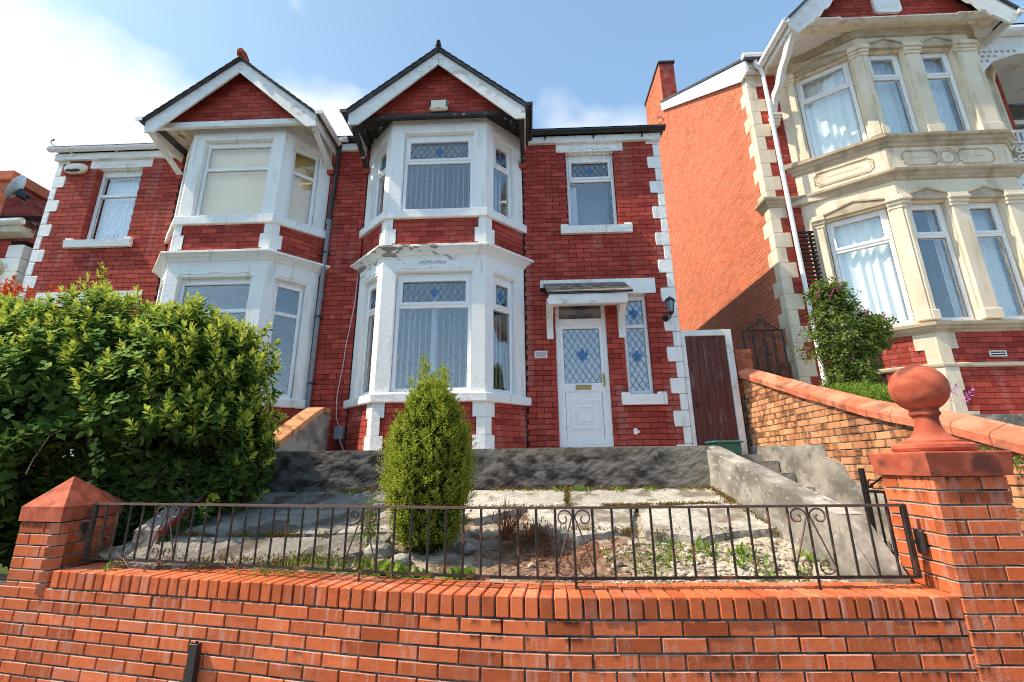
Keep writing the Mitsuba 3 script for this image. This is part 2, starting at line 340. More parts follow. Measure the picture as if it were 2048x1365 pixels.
M['brown_timber'] = prin((0.05, 0.035, 0.03), 0.8, 0.2)
def leafm(a, b, rough=0.45, trans=0.7, spec=0.5):
    return {'type': 'principledthin', 'base_color': proc(lambda p, n, uv: mix(a, b, cell_rand(dr.floor(uv.x), 4, 2)) * (0.85 + 0.3 * uv.y)), 'roughness': rough, 'diff_trans': trans, 'spec_trans': 0.0, 'eta': 1.45}
M['laurel_leaf'] = leafm((0.060, 0.115, 0.030), (0.150, 0.250, 0.055), 0.24, 0.75)
M['laurel_shoot'] = leafm((0.42, 0.50, 0.06), (0.66, 0.70, 0.14), 0.45, 0.65)
M['bramble_leaf'] = leafm((0.16, 0.30, 0.06), (0.36, 0.48, 0.16), 0.34, 0.65)
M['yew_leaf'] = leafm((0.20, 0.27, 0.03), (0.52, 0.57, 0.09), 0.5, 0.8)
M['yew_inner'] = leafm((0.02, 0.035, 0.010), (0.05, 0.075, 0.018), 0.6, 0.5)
M['rose_leaf'] = leafm((0.09, 0.15, 0.035), (0.26, 0.34, 0.09), 0.36, 0.8)
M['weed_leaf'] = leafm((0.12, 0.22, 0.03), (0.30, 0.42, 0.08), 0.5, 0.8)
M['moss'] = leafm((0.14, 0.085, 0.025), (0.24, 0.19, 0.05), 0.8, 0.3)
M['ivy_leaf'] = leafm((0.03, 0.07, 0.02), (0.08, 0.15, 0.04), 0.4, 0.5)
M['orange_leaf'] = leafm((0.50, 0.06, 0.02), (0.65, 0.14, 0.04), 0.5, 0.7)
M['pink_petal'] = leafm((0.55, 0.05, 0.20), (0.75, 0.16, 0.38), 0.5, 0.8)
M['violet_petal'] = leafm((0.40, 0.12, 0.50), (0.62, 0.25, 0.62), 0.5, 0.8)
M['bark'] = prin((0.07, 0.05, 0.035), 0.9, 0.1)
# ---------------------------------------------------------------- windows
def fleur(s):
    pet = Polygon([(0, 1.0), (0.16, 0.72), (0.2, 0.45), (0.10, 0.12), (-0.10, 0.12), (-0.2, 0.45), (-0.16, 0.72)])
    side = affinity.rotate(affinity.scale(Point(0, 0).buffer(1.0, 8), 0.11, 0.33), -24)
    side = affinity.translate(side, 0.34, 0.40); hook = affinity.translate(affinity.scale(Point(0, 0).buffer(1.0, 8), 0.15, 0.12), 0.50, 0.24)
    half = unary_union([side, hook]); band = sbox(-0.26, 0.02, 0.26, 0.14); foot = Polygon([(-0.10, 0.05), (0.10, 0.05), (0.17, -0.25), (0, -0.42), (-0.17, -0.25)])
    tail = affinity.translate(affinity.rotate(affinity.scale(Point(0, 0).buffer(1.0, 8), 0.08, 0.22), 35), 0.25, -0.12)
    g = unary_union([pet, half, affinity.scale(half, -1, 1, origin=(0, 0)), band, foot, tail, affinity.scale(tail, -1, 1, origin=(0, 0))])
    return affinity.scale(affinity.translate(g, 0, -0.33), s, s, origin=(0, 0)).simplify(s * 0.02)
def frame_ring(mb, fr, u0, u1, z0, z1, w, n0, n1):
    for a, b, c, d in ((u0, u0 + w, z0, z1), (u1 - w, u1, z0, z1), (u0 + w, u1 - w, z1 - w, z1), (u0 + w, u1 - w, z0, z0 + w)):
        bar(mb, fr, a, b, c, d, n0, n1)
def bar(mb, fr, a, b, c, d, n0, n1, bev=0.006):
    mb.obox(fr((a + b) / 2, (c + d) / 2, (n0 + n1) / 2), (fr.u, fr.z, fr.n), ((b - a) / 2, (d - c) / 2, abs(n1 - n0) / 2), bev)
def leads(holder, fr, u0, u1, z0, z1, n, dx=0.105, dz=0.155, motif=None):
    mb = MB(); reg = sbox(u0, z0, u1, z1); uc, zc = (u0 + u1) / 2, (z0 + z1) / 2
    lines = []
    for k in range(-40, 41):
        for sg in (1, -1):
            a = uc + (k + 0.5) * dx
            lines.append(LineString([(a - 3 * dx, zc - sg * 3 * dz), (a + 3 * dx, zc + sg * 3 * dz)]) if False else LineString([(a - 20 * dx, zc - sg * 20 * dz), (a + 20 * dx, zc + sg * 20 * dz)]))
    for l in lines:
        q = l.intersection(reg)
        if q.is_empty or q.length < 0.03: continue
        (x0, y0), (x1, y1) = q.coords[0], q.coords[-1]
        d = np.array([x1 - x0, y1 - y0]); L = np.linalg.norm(d); d /= L
        ax = (d[0] * fr.u + d[1] * fr.z, -d[1] * fr.u + d[0] * fr.z, fr.n)
        mb.obox(fr((x0 + x1) / 2, (y0 + y1) / 2, n + 0.003 + RNG.uniform(0, 0.001)), ax, (L / 2, 0.0045, 0.002))
    put(holder, 'lead', mb, 'lead')
    for (mu, mz, ms) in motif or []:
        m = MB(); m.prism(affinity.translate(fleur(ms), mu, mz), fr, n + 0.0045, n + 0.0075); put(holder, 'motif', m, 'blue_film')
def window(house, fr, u0, u1, z0, z1, n, split=None, fw=0.055, top_sash=True, lead=False, motif=None, name='window', glass='glass', mull=None):
    """uPVC window in the frame's opening: outer frame, transom, a sash round the top light, panes. n: face of the frame along the normal"""
    mb = MB(); frame_ring(mb, fr, u0, u1, z0, z1, fw, n - 0.07, n)
    key = nm(house, name)
    panes = []
    if split:
        bar(mb, fr, u0 + fw, u1 - fw, split - 0.03, split + 0.03, n - 0.07, n - 0.002)
        a, b, c, d = u0 + fw, u1 - fw, split + 0.03, z1 - fw
        if top_sash:
            frame_ring(mb, fr, a - 0.012, b + 0.012, c - 0.012, d + 0.012, 0.05, n - 0.05, n + 0.012)
            a, b, c, d = a + 0.038, b - 0.038, c + 0.038, d - 0.038
        panes.append((a, b, c, d, True))
        panes.append((u0 + fw, u1 - fw, z0 + fw, split - 0.03, False))
    else:
        panes.append((u0 + fw, u1 - fw, z0 + fw, z1 - fw, lead))
    v, f, t = mb.arrays()
    COUNT[f'{house}__{name}'] -= 1
    key = put(house, name, mb, 'white_plastic')
    for a, b, c, d, up in panes:
        g = MB(); q = fr(np.array([a, b, b, a]), np.array([c, c, d, d]), n - 0.03); g.add(q, [[0, 1, 2], [0, 2, 3]])
        put(key, 'pane', g, glass)
        gb = MB(); frame_ring(gb, fr, a - 0.004, b + 0.004, c - 0.004, d + 0.004, 0.009, n - 0.032, n - 0.026)
        put(key, 'gasket', gb, 'black_plastic')
        if lead and up:
            leads(key, fr, a, b, c, d, n - 0.03, motif=motif if motif else [((a + b) / 2, (c + d) / 2, (d - c) * 0.33)])
    return key
def blinds(key, fr, u0, u1, z0, z1, n, pitch=0.089, ang=82, gap=None):
    c, s = math.cos(math.radians(ang)), math.sin(math.radians(ang)); u = u0 + pitch / 2
    while u < u1:
        m = MB(); a = math.radians(ang + RNG.uniform(-5, 5)); c, s = math.cos(a), math.sin(a)
        ax = (c * fr.u - s * fr.n, fr.z, s * fr.u + c * fr.n)
        m.obox(fr(u + RNG.uniform(-0.006, 0.006), (z0 + z1) / 2, n), ax, (0.0445, (z1 - z0) / 2, 0.0022)); put(key, 'blind_slat', m, 'blind_fabric')
        if gap and abs(u - gap) < pitch / 2:
            m = MB(); m.obox(fr(u + 0.03, (z0 + z1) / 2, n - 0.01), (fr.u, fr.z, fr.n), (0.035, (z1 - z0) / 2, 0.002)); put(key, 'blind_slat', m, 'blind_fabric')
        u += pitch
def drape(key, fr, u0, u1, z0, z1, n, bsdf, amp=0.02, per=0.10, name='curtain', flare=0.0):
    k = max(8, int((u1 - u0) / per * 10)); t = np.linspace(0, 1, k); rows = []
    for j, z in enumerate((z1, (z0 * 2 + z1) / 3, z0)):
        ph = 2 * math.pi * (u1 - u0) * t / per; w = amp * (np.sin(ph + 0.7 * np.sin(ph * 0.31 + j * 0.2)) + 0.4 * np.sin(ph * 0.5 + 1))
        rows.append(fr(u0 + (u1 - u0) * t + flare * j * (t - 0.0), np.full(k, z), n + w * (0.7 + 0.3 * j)))
    m = MB(); m.strip(rows, closed=False); put(key, name, m, bsdf, smooth=True)
def label_mould(house, fr, u0, u1, z, n):
    """thin raised line over an opening, dropping at the ends, with two curls in the middle"""
    c = (u0 + u1) / 2; pts = []
    L = (u1 - u0) / 2
    for t in np.linspace(-1, 1, 33):
        x = abs(t)
        h = 0.045 + 0.055 * math.exp(-((x) / 0.16) ** 2) * (1 if x > 0.07 else 0.55) - 0.05 * max(0, (x - 0.9) / 0.1) ** 1.5 + 0.018 * math.exp(-((x - 0.72) / 0.2) ** 2)
        pts.append((c + t * L, z + h))
    p = np.array(pts); m = MB(); m.tube(fr(p[:, 0], p[:, 1], n + 0.003), 0.012, 6); put(house, 'window_mould', m, 'white_render')

# ---------------------------------------------------------------- the pair of semi-detached houses
XC = -3.16                    # party line; right-hand house is built, the left one mirrored about it
FY = 7.0
FR = frame((0, FY, 0), (1, 0, 0), (0, -1, 0))
BX = -1.43
def bay_plan(d=0.0, hw=0.80, tw=1.38, yf=6.43, yb=FY):
    """corner points of the bay's plan pushed out by d, from left wall to right wall"""
    k = math.tan(math.atan2(yb - yf, tw - hw) / 2)
    s = math.hypot(yb - yf, tw - hw) / (yb - yf)
    return np.array([(BX - tw - d * s, yb), (BX - hw - d * k, yf - d), (BX + hw + d * k, yf - d), (BX + tw + d * s, yb)])
def bay_ring(mb, prof):
    """moulding swept round the bay: prof = (projection, z) from bottom to top"""
    mb.strip([[(x, y, z) for x, y in bay_plan(d)] for d, z in prof], closed=False)
def bay_solid(mb, d, z0, z1):
    p = bay_plan(d); q = np.vstack([p, [[p[-1, 0], FY + 0.2], [p[0, 0], FY + 0.2]]])
    mb.strip([[(x, y, z) for x, y in q] for z in (z0, z1)])
    n = len(q); mb.add([(x, y, z) for z in (z0, z1) for x, y in q], [[0, i + 1, i] for i in range(1, n - 1)] + [[n, n + i, n + i + 1] for i in range(1, n - 1)])
def bay_frames():
    p = bay_plan(); out = []
    for i in range(3):
        a, b = p[i], p[i + 1]; u = b - a; L = np.linalg.norm(u); u = u / L
        out.append((frame((a[0], a[1], 0), (u[0], u[1], 0), (u[1], -u[0], 0)), L))
    return out
ZT = 5.60                     # top course of the walls
def semi(left):
    global XF
    XF = 2 * XC if left else None
    H = thing('semi_detached_house', 'red brick semi-detached house with boarded cream upper bay, partly behind the big bush' if left else
              'red brick semi-detached house with white front door, small canopy and blue fleur-de-lis windows', 'house')
    trim = 'white_timber' if left else 'black_timber'
    gut = 'white_plastic' if left else 'black_plastic'
    # ---- openings
    lintU = sbox(0.57, 5.42, 1.755, 5.62); openU = sbox(0.735, 3.94, 1.595, 5.42); sillU = sbox(0.595, 3.785, 1.795, 3.94)
    lintD = sbox(0.22, 2.70, 2.09, 2.96); door = sbox(0.44, 0.1, 1.26, 2.70); side = sbox(1.525, 1.06, 1.935, 2.70); sillS = sbox(1.41, 0.89, 2.085, 1.06)
    wall = sbox(XC, -0.4, 2.40, ZT + 0.02)
    quo = []
    z = ZT + 0.02; big = True; first = True
    while z > -0.3:
        h = 0.09 if first else 0.249; first = False
        quo.append((z - h, z, 2.165 if big else 2.285)); z -= h; big = not big
    Q = unary_union([sbox(a, b, 2.41, c) for b, c, a in quo])
    holes = unary_union([openU, door, side])
    # ---- wall: mortar slab with recessed joints, brick by brick
    mb = MB(); mort = wall.difference(unary_union([holes.buffer(0.004, join_style=2), sbox(-2.80, 0.4, -0.06, 5.72)]))
    mb.prism(mort, FR, -0.30, 0.0); mb.box(2.16, 2.396, FY + 0.302, 11.4, -0.6, ZT)
    W = put(H, 'wall', mb, 'dark_mortar')
    reg = wall.difference(unary_union([holes, Q, lintU, sillU, lintD, sillS, sbox(-2.83, -1, -0.03, 5.75)]))
    brick_zone(H, W, FR, reg, 'facade_brick', ZT, off=0.11, joint=0.0095, n1=0.009, vis=(lambda c: c[0] > -8.8 and c[2] > 1.6 + (0.7 if c[0] < -5 else 0)) if left else (lambda c: c[2] > 0.2))
    for b, c, a in quo:
        m = MB(); m.box(a + 0.003, 2.408, FY - 0.014, FY + 0.34 - (a - 2.165), b + 0.003, c - 0.003, 0.012); put(H, 'quoin', m, 'white_render')
    # ---- stone trim of the flat part
    m = MB(); m.box(0.57, 1.755, FY - 0.016, FY + 0.10, 5.42, 5.615, 0.006); put(H, 'lintel', m, 'white_render')
    label_mould(H, FR, 0.78, 1.55, 5.42, 0.018)
    m = MB(); m.prism(Polygon([(0.22, 2.83), (0.22, 2.96), (2.09, 2.96), (2.09, 2.70), (1.53, 2.70), (1.46, 2.70), (0.40, 2.70), (0.40, 2.83)]), FR, -0.10, 0.018); put(H, 'lintel', m, 'white_render')
    for sx0, sx1, zb, zt in ((0.595, 1.795, 3.785, 3.94), (1.41, 2.085, 0.89, 1.06)):
        m = MB(); m.add(FR([sx0, sx1, sx1, sx0] * 3, [zb] * 4 + [zt - 0.025] * 4 + [zt] * 4, [0.07, 0.07, -0.1, -0.1, 0.085, 0.085, -0.1, -0.1, -0.02, -0.02, -0.1, -0.1]),
              [[0, 1, 5, 4], [4, 5, 9, 8], [1, 2, 6, 5], [5, 6, 10, 9], [3, 0, 4, 7], [7, 4, 8, 11], [3, 2, 1, 0]])
        for e0, e1 in ((sx0, sx0 + 0.13), (sx1 - 0.13, sx1)): m.box(e0, e1, FY - 0.068, FY + 0.0, zt - 0.03, zt + 0.018, 0.008)
        put(H, 'sill', m, 'white_render')
    # ---- upper flat window
    w = window(H, FR, 0.745, 1.585, 3.945, 5.355, -0.095, split=4.90, lead=not left, top_sash=not left)
    m = MB(); m.box(0.74, 1.59, FY + 0.10, FY + 0.16, 5.345, 5.418); put(w, 'head_packer', m, 'white_render')
    if left:
        drape(w, FR, 0.82, 1.60, 3.97, 5.3, -0.26, 'net_curtain', 0.010, 0.07, 'net_curtain')
        m = MB(); frame_ring(m, FR, 1.22, 1.34, 3.99, 4.20, 0.02, -0.22, -0.20); put(w, 'photo_frame', m, 'white_timber')
    else:
        m = MB(); m.add(FR([0.80, 1.54, 1.54, 0.80], [4.0, 4.0, 5.3, 5.3], -0.5), [[0, 1, 2], [0, 2, 3]]); put(w, 'roller_blind', m, 'grey_box')
        m = MB(); m.box(0.80, 0.92, FY + 0.2, FY + 0.22, 3.97, 4.84); put(w, 'curtain_edge', m, 'blind_fabric')
    # ---- door and side light
    if not left:
        m = MB(); frame_ring(m, FR, 0.442, 1.258, 0.27, 2.62, 0.065, -0.12, -0.03); bar(m, FR, 0.507, 1.193, 2.19, 2.30, -0.12, -0.035); bar(m, FR, 0.442, 1.258, 2.62, 2.70, -0.12, -0.05)
        D = put(H, 'door', m, 'white_plastic')
        m = MB(); g = (0.562, 1.140, 1.246, 2.134)
        for a, b, c, d in ((0.507, g[0], 0.335, 2.19), (g[1], 1.193, 0.335, 2.19), (g[0], g[1], g[3], 2.19), (g[0], g[1], 1.11, g[2]), (g[0], 1.14, 0.335, 0.40)): bar(m, FR, a, b, c, d, -0.10, -0.045)
        m.box(0.562, 1.14, FY + 0.062, FY + 0.09, 0.40, 1.11)
        for a, b, c, d in ((0.612, 1.09, 0.52, 0.985), (0.640, 1.062, 0.55, 0.955), (0.705, 0.99, 0.615, 0.885), (0.735, 0.96, 0.65, 0.85)): frame_ring(m, FR, a, b, c, d, 0.018, -0.075, -0.050)
        put(D, 'leaf', m, 'white_plastic')
        m = MB(); m.box(0.575, 1.128, FY + 0.0602, FY + 0.07, 0.395, 0.40); m.box(1.128, 1.134, FY + 0.0602, FY + 0.07, 0.395, 1.11); m.box(0.562, 0.568, FY + 0.0602, FY + 0.07, 0.40, 1.11); put(D, 'panel_gap', m, 'black_plastic')
        m = MB(); m.add(FR([g[0], g[1], g[1], g[0]], [g[2], g[2], g[3], g[3]], -0.07), [[0, 1, 2], [0, 2, 3]]); put(D, 'pane', m, 'glass')
        m = MB(); m.add(FR([g[0], g[1], g[1], g[0]], [g[2], g[2], g[3], g[3]], -0.085), [[0, 1, 2], [0, 2, 3]]); put(D, 'frosted_pane', m, 'obscure_glass')
        m = MB(); frame_ring(m, FR, g[0] - 0.004, g[1] + 0.004, g[2] - 0.004, g[3] + 0.004, 0.010, -0.07, -0.064); put(D, 'gasket', m, 'black_plastic')
        leads(D, FR, *g, -0.07, 0.102, 0.165, [((g[0] + g[1]) / 2 + 0.01, 1.72, 0.155)])
        m = MB(); m.add(FR([0.507, 1.193, 1.193, 0.507], [2.30, 2.30, 2.56, 2.56], -0.07), [[0, 1, 2], [0, 2, 3]]); put(D, 'transom_pane', m, 'glass')
        m = MB(); m.add(FR([0.507, 1.193, 1.193, 0.507], [2.30, 2.30, 2.56, 2.56], -0.085), [[0, 1, 2], [0, 2, 3]]); put(D, 'transom_backing', m, 'smoked')
        m = MB()
        for txt, hh, zz in (('HOUSE', 0.062, 2.315), ('237', 0.045, 2.40), ('HILL', 0.062, 2.468)):
            t = meshkit.text_mesh(txt, hh, 0.002, bold=True); v = np.array(t.vertices); wd = v[:, 0].max() - v[:, 0].min(); st = 1.32 if txt != '237' else 1.2
            m.add(FR(0.86 + (v[:, 0] - v[:, 0].min() - wd / 2) * st, zz + v[:, 1], -0.066 + v[:, 2]), t.faces)
        put(D, 'lettering', m, 'navy_film', label='blue lettering HILL 237 HOUSE on the glass over the door')
        m = MB(); m.box(0.725, 0.97, FY + 0.030, FY + 0.046, 1.145, 1.215, 0.006); put(D, 'letter_box', m, 'brass')
        m = MB(); m.box(0.74, 0.955, FY + 0.026, FY + 0.031, 1.158, 1.202, 0.003); put(D, 'letter_flap', m, 'brass')
        m = MB(); m.box(1.158, 1.186, FY + 0.034, FY + 0.046, 1.18, 1.40, 0.004); m.tube([(1.172, FY + 0.03, 1.315), (1.172, FY - 0.012, 1.315), (1.10, FY - 0.016, 1.313)], 0.008, 8); put(D, 'handle', m, 'brass')
        w = window(H, FR, 1.53, 1.93, 1.065, 2.665, -0.085, split=2.168, lead=True, top_sash=False, motif=[(1.73, 2.40, 0.135)])
        m = MB(); m.add(FR([1.57, 1.90, 1.90, 1.57], [1.1, 1.1, 2.64, 2.64], -0.13), [[0, 1, 2], [0, 2, 3]]); put(w, 'frosted_pane', m, 'obscure_glass')
        leads(w, FR, 1.585, 1.875, 1.12, 2.138, -0.115, 0.102, 0.165, [(1.73, 1.69, 0.135)])
        m = MB(); m.box(1.53, 1.93, FY + 0.09, FY + 0.15, 2.655, 2.70); put(w, 'head_packer', m, 'white_render')
        # canopy
        m = MB(); m.add([(0.27, 6.975, 2.86), (1.58, 6.975, 2.86), (1.62, 6.56, 2.56), (0.31, 6.56, 2.56), (0.27, 6.975, 2.895), (1.58, 6.975, 2.895), (1.62, 6.56, 2.585), (0.31, 6.56, 2.585)], [[4, 7, 6, 5], [0, 1, 2, 3], [3, 2, 6, 7], [0, 3, 7, 4], [1, 5, 6, 2]])
        K = put(H, 'canopy', m, 'slate')
        for r in range(4):
            for c in range(6):
                m = MB(); t0, t1 = r / 4, (r + 1.05) / 4; a0 = 0.27 + 1.31 * (c + 0.5 * (r % 2) - 0.5) / 5; a1 = a0 + 0.257; a0, a1 = max(a0, 0.272), min(a1, 1.578)
                if a1 - a0 < 0.05: continue
                zz = lambda t: 2.899 - 0.312 * t; yy = lambda t: 6.975 - 0.425 * t; sh = lambda t: 0.04 * t
                m.add([(a0 + sh(t0), yy(t0), zz(t0)), (a1 + sh(t0), yy(t0), zz(t0)), (a1 + sh(t1), yy(t1), zz(t1) + 0.016), (a0 + sh(t1), yy(t1), zz(t1) + 0.016), (a0 + sh(t1), yy(t1), zz(t1)), (a1 + sh(t1), yy(t1), zz(t1))], [[0, 3, 2, 1], [3, 4, 5, 2]])
                put(K, 'tile', m, 'brown_tile')
        m = MB(); m.box(0.335, 1.535, 6.58, 6.65, 2.40, 2.56, 0.006); m.box(0.36, 1.50, 6.62, 6.99, 2.50, 2.53); m.box(0.335, 0.40, 6.65, 6.995, 2.42, 2.57); m.box(1.47, 1.535, 6.65, 6.995, 2.42, 2.57); put(K, 'fascia', m, 'white_timber')
        for bx in (0.305, 1.44):
            m = MB(); P = [(0.0, 1.95), (0.0, 2.50), (0.40, 2.50), (0.40, 2.42)] + [(0.05 + 0.35 * (1 - math.sin(t)), 2.42 - 0.40 * (1 - math.cos(t))) for t in np.linspace(0.15, 1.35, 7)] + [(0.055, 1.95)]
            m.prism(Polygon(P), frame((bx, FY, 0), (0, -1, 0), (1, 0, 0)), 0.0, 0.10); put(K, 'bracket', m, 'white_timber')
    else:
        m = MB(); m.prism(sbox(0.44, -0.3, 1.26, 2.70), FR, -0.2, -0.1); put(H, 'door', m, 'white_plastic')
        m = MB(); m.prism(side, FR, -0.2, -0.1); put(H, 'window_board', m, 'white_plastic')
    # ---- the bay
    bf = bay_frames(); p = bay_plan()
    m = MB(); bay_solid(m, -0.006, -0.6, 0.95); B = put(H, 'bay_base', m, 'dark_mortar')
    m = MB(); bay_solid(m, -0.006, 3.18, 3.98); B2 = put(H, 'bay_apron', m, 'dark_mortar')
    for i, (fr, L) in enumerate(bf):
        for hold, za, zb in ((B, -0.4, 0.90), (B2, 3.33, 3.84)):
            q0, q1 = (0.0 if i == 0 else 0.125, L if i == 2 else L - 0.125)
            reg = sbox(q0, za, q1, zb)
            big = unary_union([sbox(-1, zt - 0.249 + 0.04, q0 + 0.055, zt + 0.04) for zt in ((0.90, 0.40) if hold == B else (3.62,))] + [sbox(q1 - 0.055, zt - 0.249 + 0.04, 9, zt + 0.04) for zt in ((0.90, 0.40) if hold == B else (3.62,))])
            if i == 0: big = big.intersection(sbox(L / 2, -9, 9, 9))
            if i == 2: big = big.intersection(sbox(-9, -9, L / 2, 9))
            brick_zone(H, hold, fr, reg.difference(big), 'facade_brick', zb + 0.02, n0=-0.05, n1=0.0, off=0.06, vis=lambda c: c[2] > (1.9 if left else 0.25))
    # corner quoins of base and apron
    for cx, s in ((1, -1), (2, 1)):
        for za, zb, w in ((3.33, 3.41, 0.122), (3.41, 3.659, 0.177), (3.659, 3.84, 0.122), (-0.4, 0.189, 0.122), (0.189, 0.438, 0.177), (0.438, 0.688, 0.122), (0.688, 0.90, 0.177)):
            m = MB(); c = p[cx]; o = bay_plan(0.012)[cx]
            fa = p[cx - 1] - c; fa = fa / np.linalg.norm(fa); fb = p[cx + 1] - c; fb = fb / np.linalg.norm(fb)
            ia = c + (fa + fb) * -0.0 + np.array([0, 0.12])
            ring = [o, o + fb * w, o + fb * w + np.array([0, 0.05]) if cx == 1 else o + fb * w, ia, o + fa * w]
            ring = [o + fa * w, o, o + fb * w, ia]
            m.strip([[(x, y, z) for x, y in ring] for z in (za + 0.002, zb - 0.002)]); m.add([(x, y, z) for z in (za + 0.002, zb - 0.002) for x, y in ring], [[0, 2, 1], [0, 3, 2], [4, 5, 6], [4, 6, 7]])
            put(H, 'bay_quoin', m, 'white_render')
    m = MB(); bay_ring(m, [(-0.02, 0.90), (0.055, 0.90), (0.065, 0.912), (0.065, 1.015), (0.055, 1.025), (-0.10, 1.065)]); put(H, 'bay_sill', m, 'white_render')
    m = MB(); bay_ring(m, [(-0.02, 3.835), (0.045, 3.835), (0.055, 3.845), (0.055, 3.975), (0.045, 3.985), (-0.10, 4.015)]); put(H, 'bay_sill', m, 'white_render')
    m = MB(); bay_ring(m, [(0.0, 3.13), (0.012, 3.185), (0.03, 3.19), (0.034, 3.20), (0.05, 3.225), (0.085, 3.255), (0.092, 3.262), (0.092, 3.275), (0.125, 3.285), (0.13, 3.292), (0.13, 3.322), (0.12, 3.33), (-0.02, 3.365)]); put(H, 'bay_cornice', m, 'white_render')
    m = MB(); bay_solid(m, -0.10, 5.60, 5.74); put(H, 'bay_ceiling', m, 'white_render')
    for lev, (za, zb, oa, ob, sp) in enumerate(((1.02, 3.19, 1.055, 2.93, 2.38), (3.98, 5.735, 4.0, 5.475, 4.94))):
        for i, (fr, L) in enumerate(bf):
            a, b = (0.205, L - 0.205) if i == 1 else ((0.185, L - 0.16) if i == 0 else (0.16, L - 0.185))
            pan = sbox(0, za, L, zb).difference(sbox(a, oa, b, ob))
            m = MB(); m.prism(pan, fr, -0.16, 0.0); put(H, 'bay_render', m, 'white_render')
            label_mould(H, fr, a - 0.015, b + 0.015, ob - 0.005, 0.0)
            mot = None
            w = window(H, fr, a + 0.012, b - 0.012, oa + 0.005, ob - 0.055, -0.075, split=sp, lead=not left, top_sash=not left)
            m = MB(); bar(m, fr, a, b, ob - 0.058, ob, -0.15, -0.085); put(w, 'head_packer', m, 'white_render')
            if not left:
                if lev == 0: blinds(w, fr, a + 0.05, b - 0.05, oa + 0.05, ob - 0.06, -0.26, ang=101 if i == 1 else 60, gap=L / 2 - 0.1 if i == 1 else None)
                else: blinds(w, fr, a + 0.05, b - 0.05, oa + 0.05, ob - 0.05, -0.26, ang=101 if i == 1 else 25)
            elif lev == 1:
                m = MB(); m.add(fr([a + 0.03, b - 0.03, b - 0.03, a + 0.03], [oa + 0.02, oa + 0.02, ob - 0.07, ob - 0.07], -0.19), [[0, 1, 2], [0, 2, 3]]); put(w, 'blind', m, 'cream_blind')
                if i == 0:
                    m = MB(); m.prism(Polygon([(a + 0.04, 5.03), (a + 0.06, 5.3), (a + 0.16, 5.40), (b - 0.05, 5.41), (b - 0.06, 5.20), (b - 0.13, 5.10), (a + 0.26, 5.19)]), fr, -0.17, -0.166); put(w, 'stained_sheet', m, 'yellow_sheet')
    # ---- gable over the bay
    gz = lambda x: 6.61 + 0.895 * -(abs(x))       # underside line of the bargeboards
    tri = Polygon([(BX - 1.30, 5.735), (BX + 1.30, 5.735), (BX + 0.05, 6.86), (BX - 0.05, 6.86)])
    GF = frame((0, 6.335, 0), (1, 0, 0), (0, -1, 0))
    m = MB(); m.prism(tri, GF, -0.10, 0.0); G = put(H, 'gable', m, 'dark_mortar')
    brick_zone(H, G, GF, tri, 'facade_brick', 6.87, off=BX + 0.02, n0=-0.05, n1=0.005, vis=lambda c: c[2] < 6.75)
    if left: m = MB(); m.box(BX - 1.42, BX + 1.42, 6.27, 6.33, 5.62, 5.735, 0.006); put(H, 'gable_beam', m, 'white_timber')
    else: m = MB(); m.box(BX - 1.36, BX + 1.36, 6.27, 6.33, 5.655, 5.733, 0.008); put(H, 'gable_beam', m, 'black_timber', label='weathered black beam with flaking white paint under the gable')
    sl = math.atan(0.86)
    for s in (-1, 1):
        P = [(BX, 6.62), (BX, 6.868), (BX + s * 1.46, 5.66), (BX + s * 1.46, 5.455), (BX + s * 1.30, 5.455)]
        m = MB(); m.prism(Polygon([(BX + s * 0.003, 6.62), (BX + s * 0.003, 6.868)] + P[2:]), frame((0, 6.15, 0), (1, 0, 0), (0, -1, 0)), -0.028, 0.0); put(H, 'bargeboard', m, 'white_timber')
        # slates: edge courses, then the slope
        thin = 0.03 if left else 0.0
        def slope(t, y, lift=0.0): return (BX + s * 1.52 * t, y, 6.93 - 1.265 * t + lift)
        m = MB(); q = []
        for y in (6.10, 8.9):
            q += [slope(0, y, 0.0 - thin), slope(1, y, 0.0 - thin), slope(1, y, -0.05), slope(0, y, -0.05)]
        m.add(q, [[0, 1, 2, 3], [0, 4, 5, 1], [3, 2, 6, 7], [1, 5, 6, 2]]); R = put(H, 'gable_roof', m, 'slate')
        for k in range(14):
            m = MB(); t0, t1 = k / 14, (k + 1.15) / 14
            m.add([*[slope(a_, b_, c_ - thin) for a_, b_, c_ in ((t0, 6.085, 0.002), (t1, 6.085, 0.018), (t1, 6.4, 0.018), (t0, 6.4, 0.002), (t0, 6.085, -0.010), (t1, 6.085, 0.006))]], [[0, 1, 2, 3], [0, 4, 5, 1]]); put(R, 'slate', m, 'slate')
        # fascia and gutter down the side of the gable roof
        m = MB(); m.box(BX + s * 1.44, BX + s * 1.465, 6.18, 7.0, 5.49, 5.65); put(H, 'side_fascia', m, 'white_timber')
        m = MB(); m.strip([[(BX + s * (1.50 + 0.055 * math.cos(a)) + s * 0.03, y, 5.69 + 0.055 * math.sin(a)) for a in np.linspace(math.pi, 2 * math.pi, 7)] + [(BX + s * (1.50 - 0.05 * math.cos(a)) + s * 0.03, y, 5.695 - 0.045 * math.sin(a) * -1) for a in np.linspace(math.pi, 2 * math.pi, 7)] for y in (6.08, 6.95)])
        m.box(BX + s * 1.47, BX + s * 1.585, 6.078, 6.09, 5.635, 5.70)
        put(H, 'gutter', m, gut)
        # soffit boards beside the bay, bracket, corbel
        n = 6
        for k in range(n):
            x0 = BX + s * (0.70 + 0.755 * k / n); x1 = BX + s * (0.70 + 0.755 * (k + 1) / n - 0.008)
            m = MB(); m.box(min(x0, x1), max(x0, x1), 6.34, 6.99, 5.737, 5.752); put(H, 'soffit_board', m, 'soffit_board' if left else 'black_timber')
        a, b = np.array((BX + s * 1.40, 6.98, 5.20)), np.array((BX + s * 1.395, 6.22, 5.50))
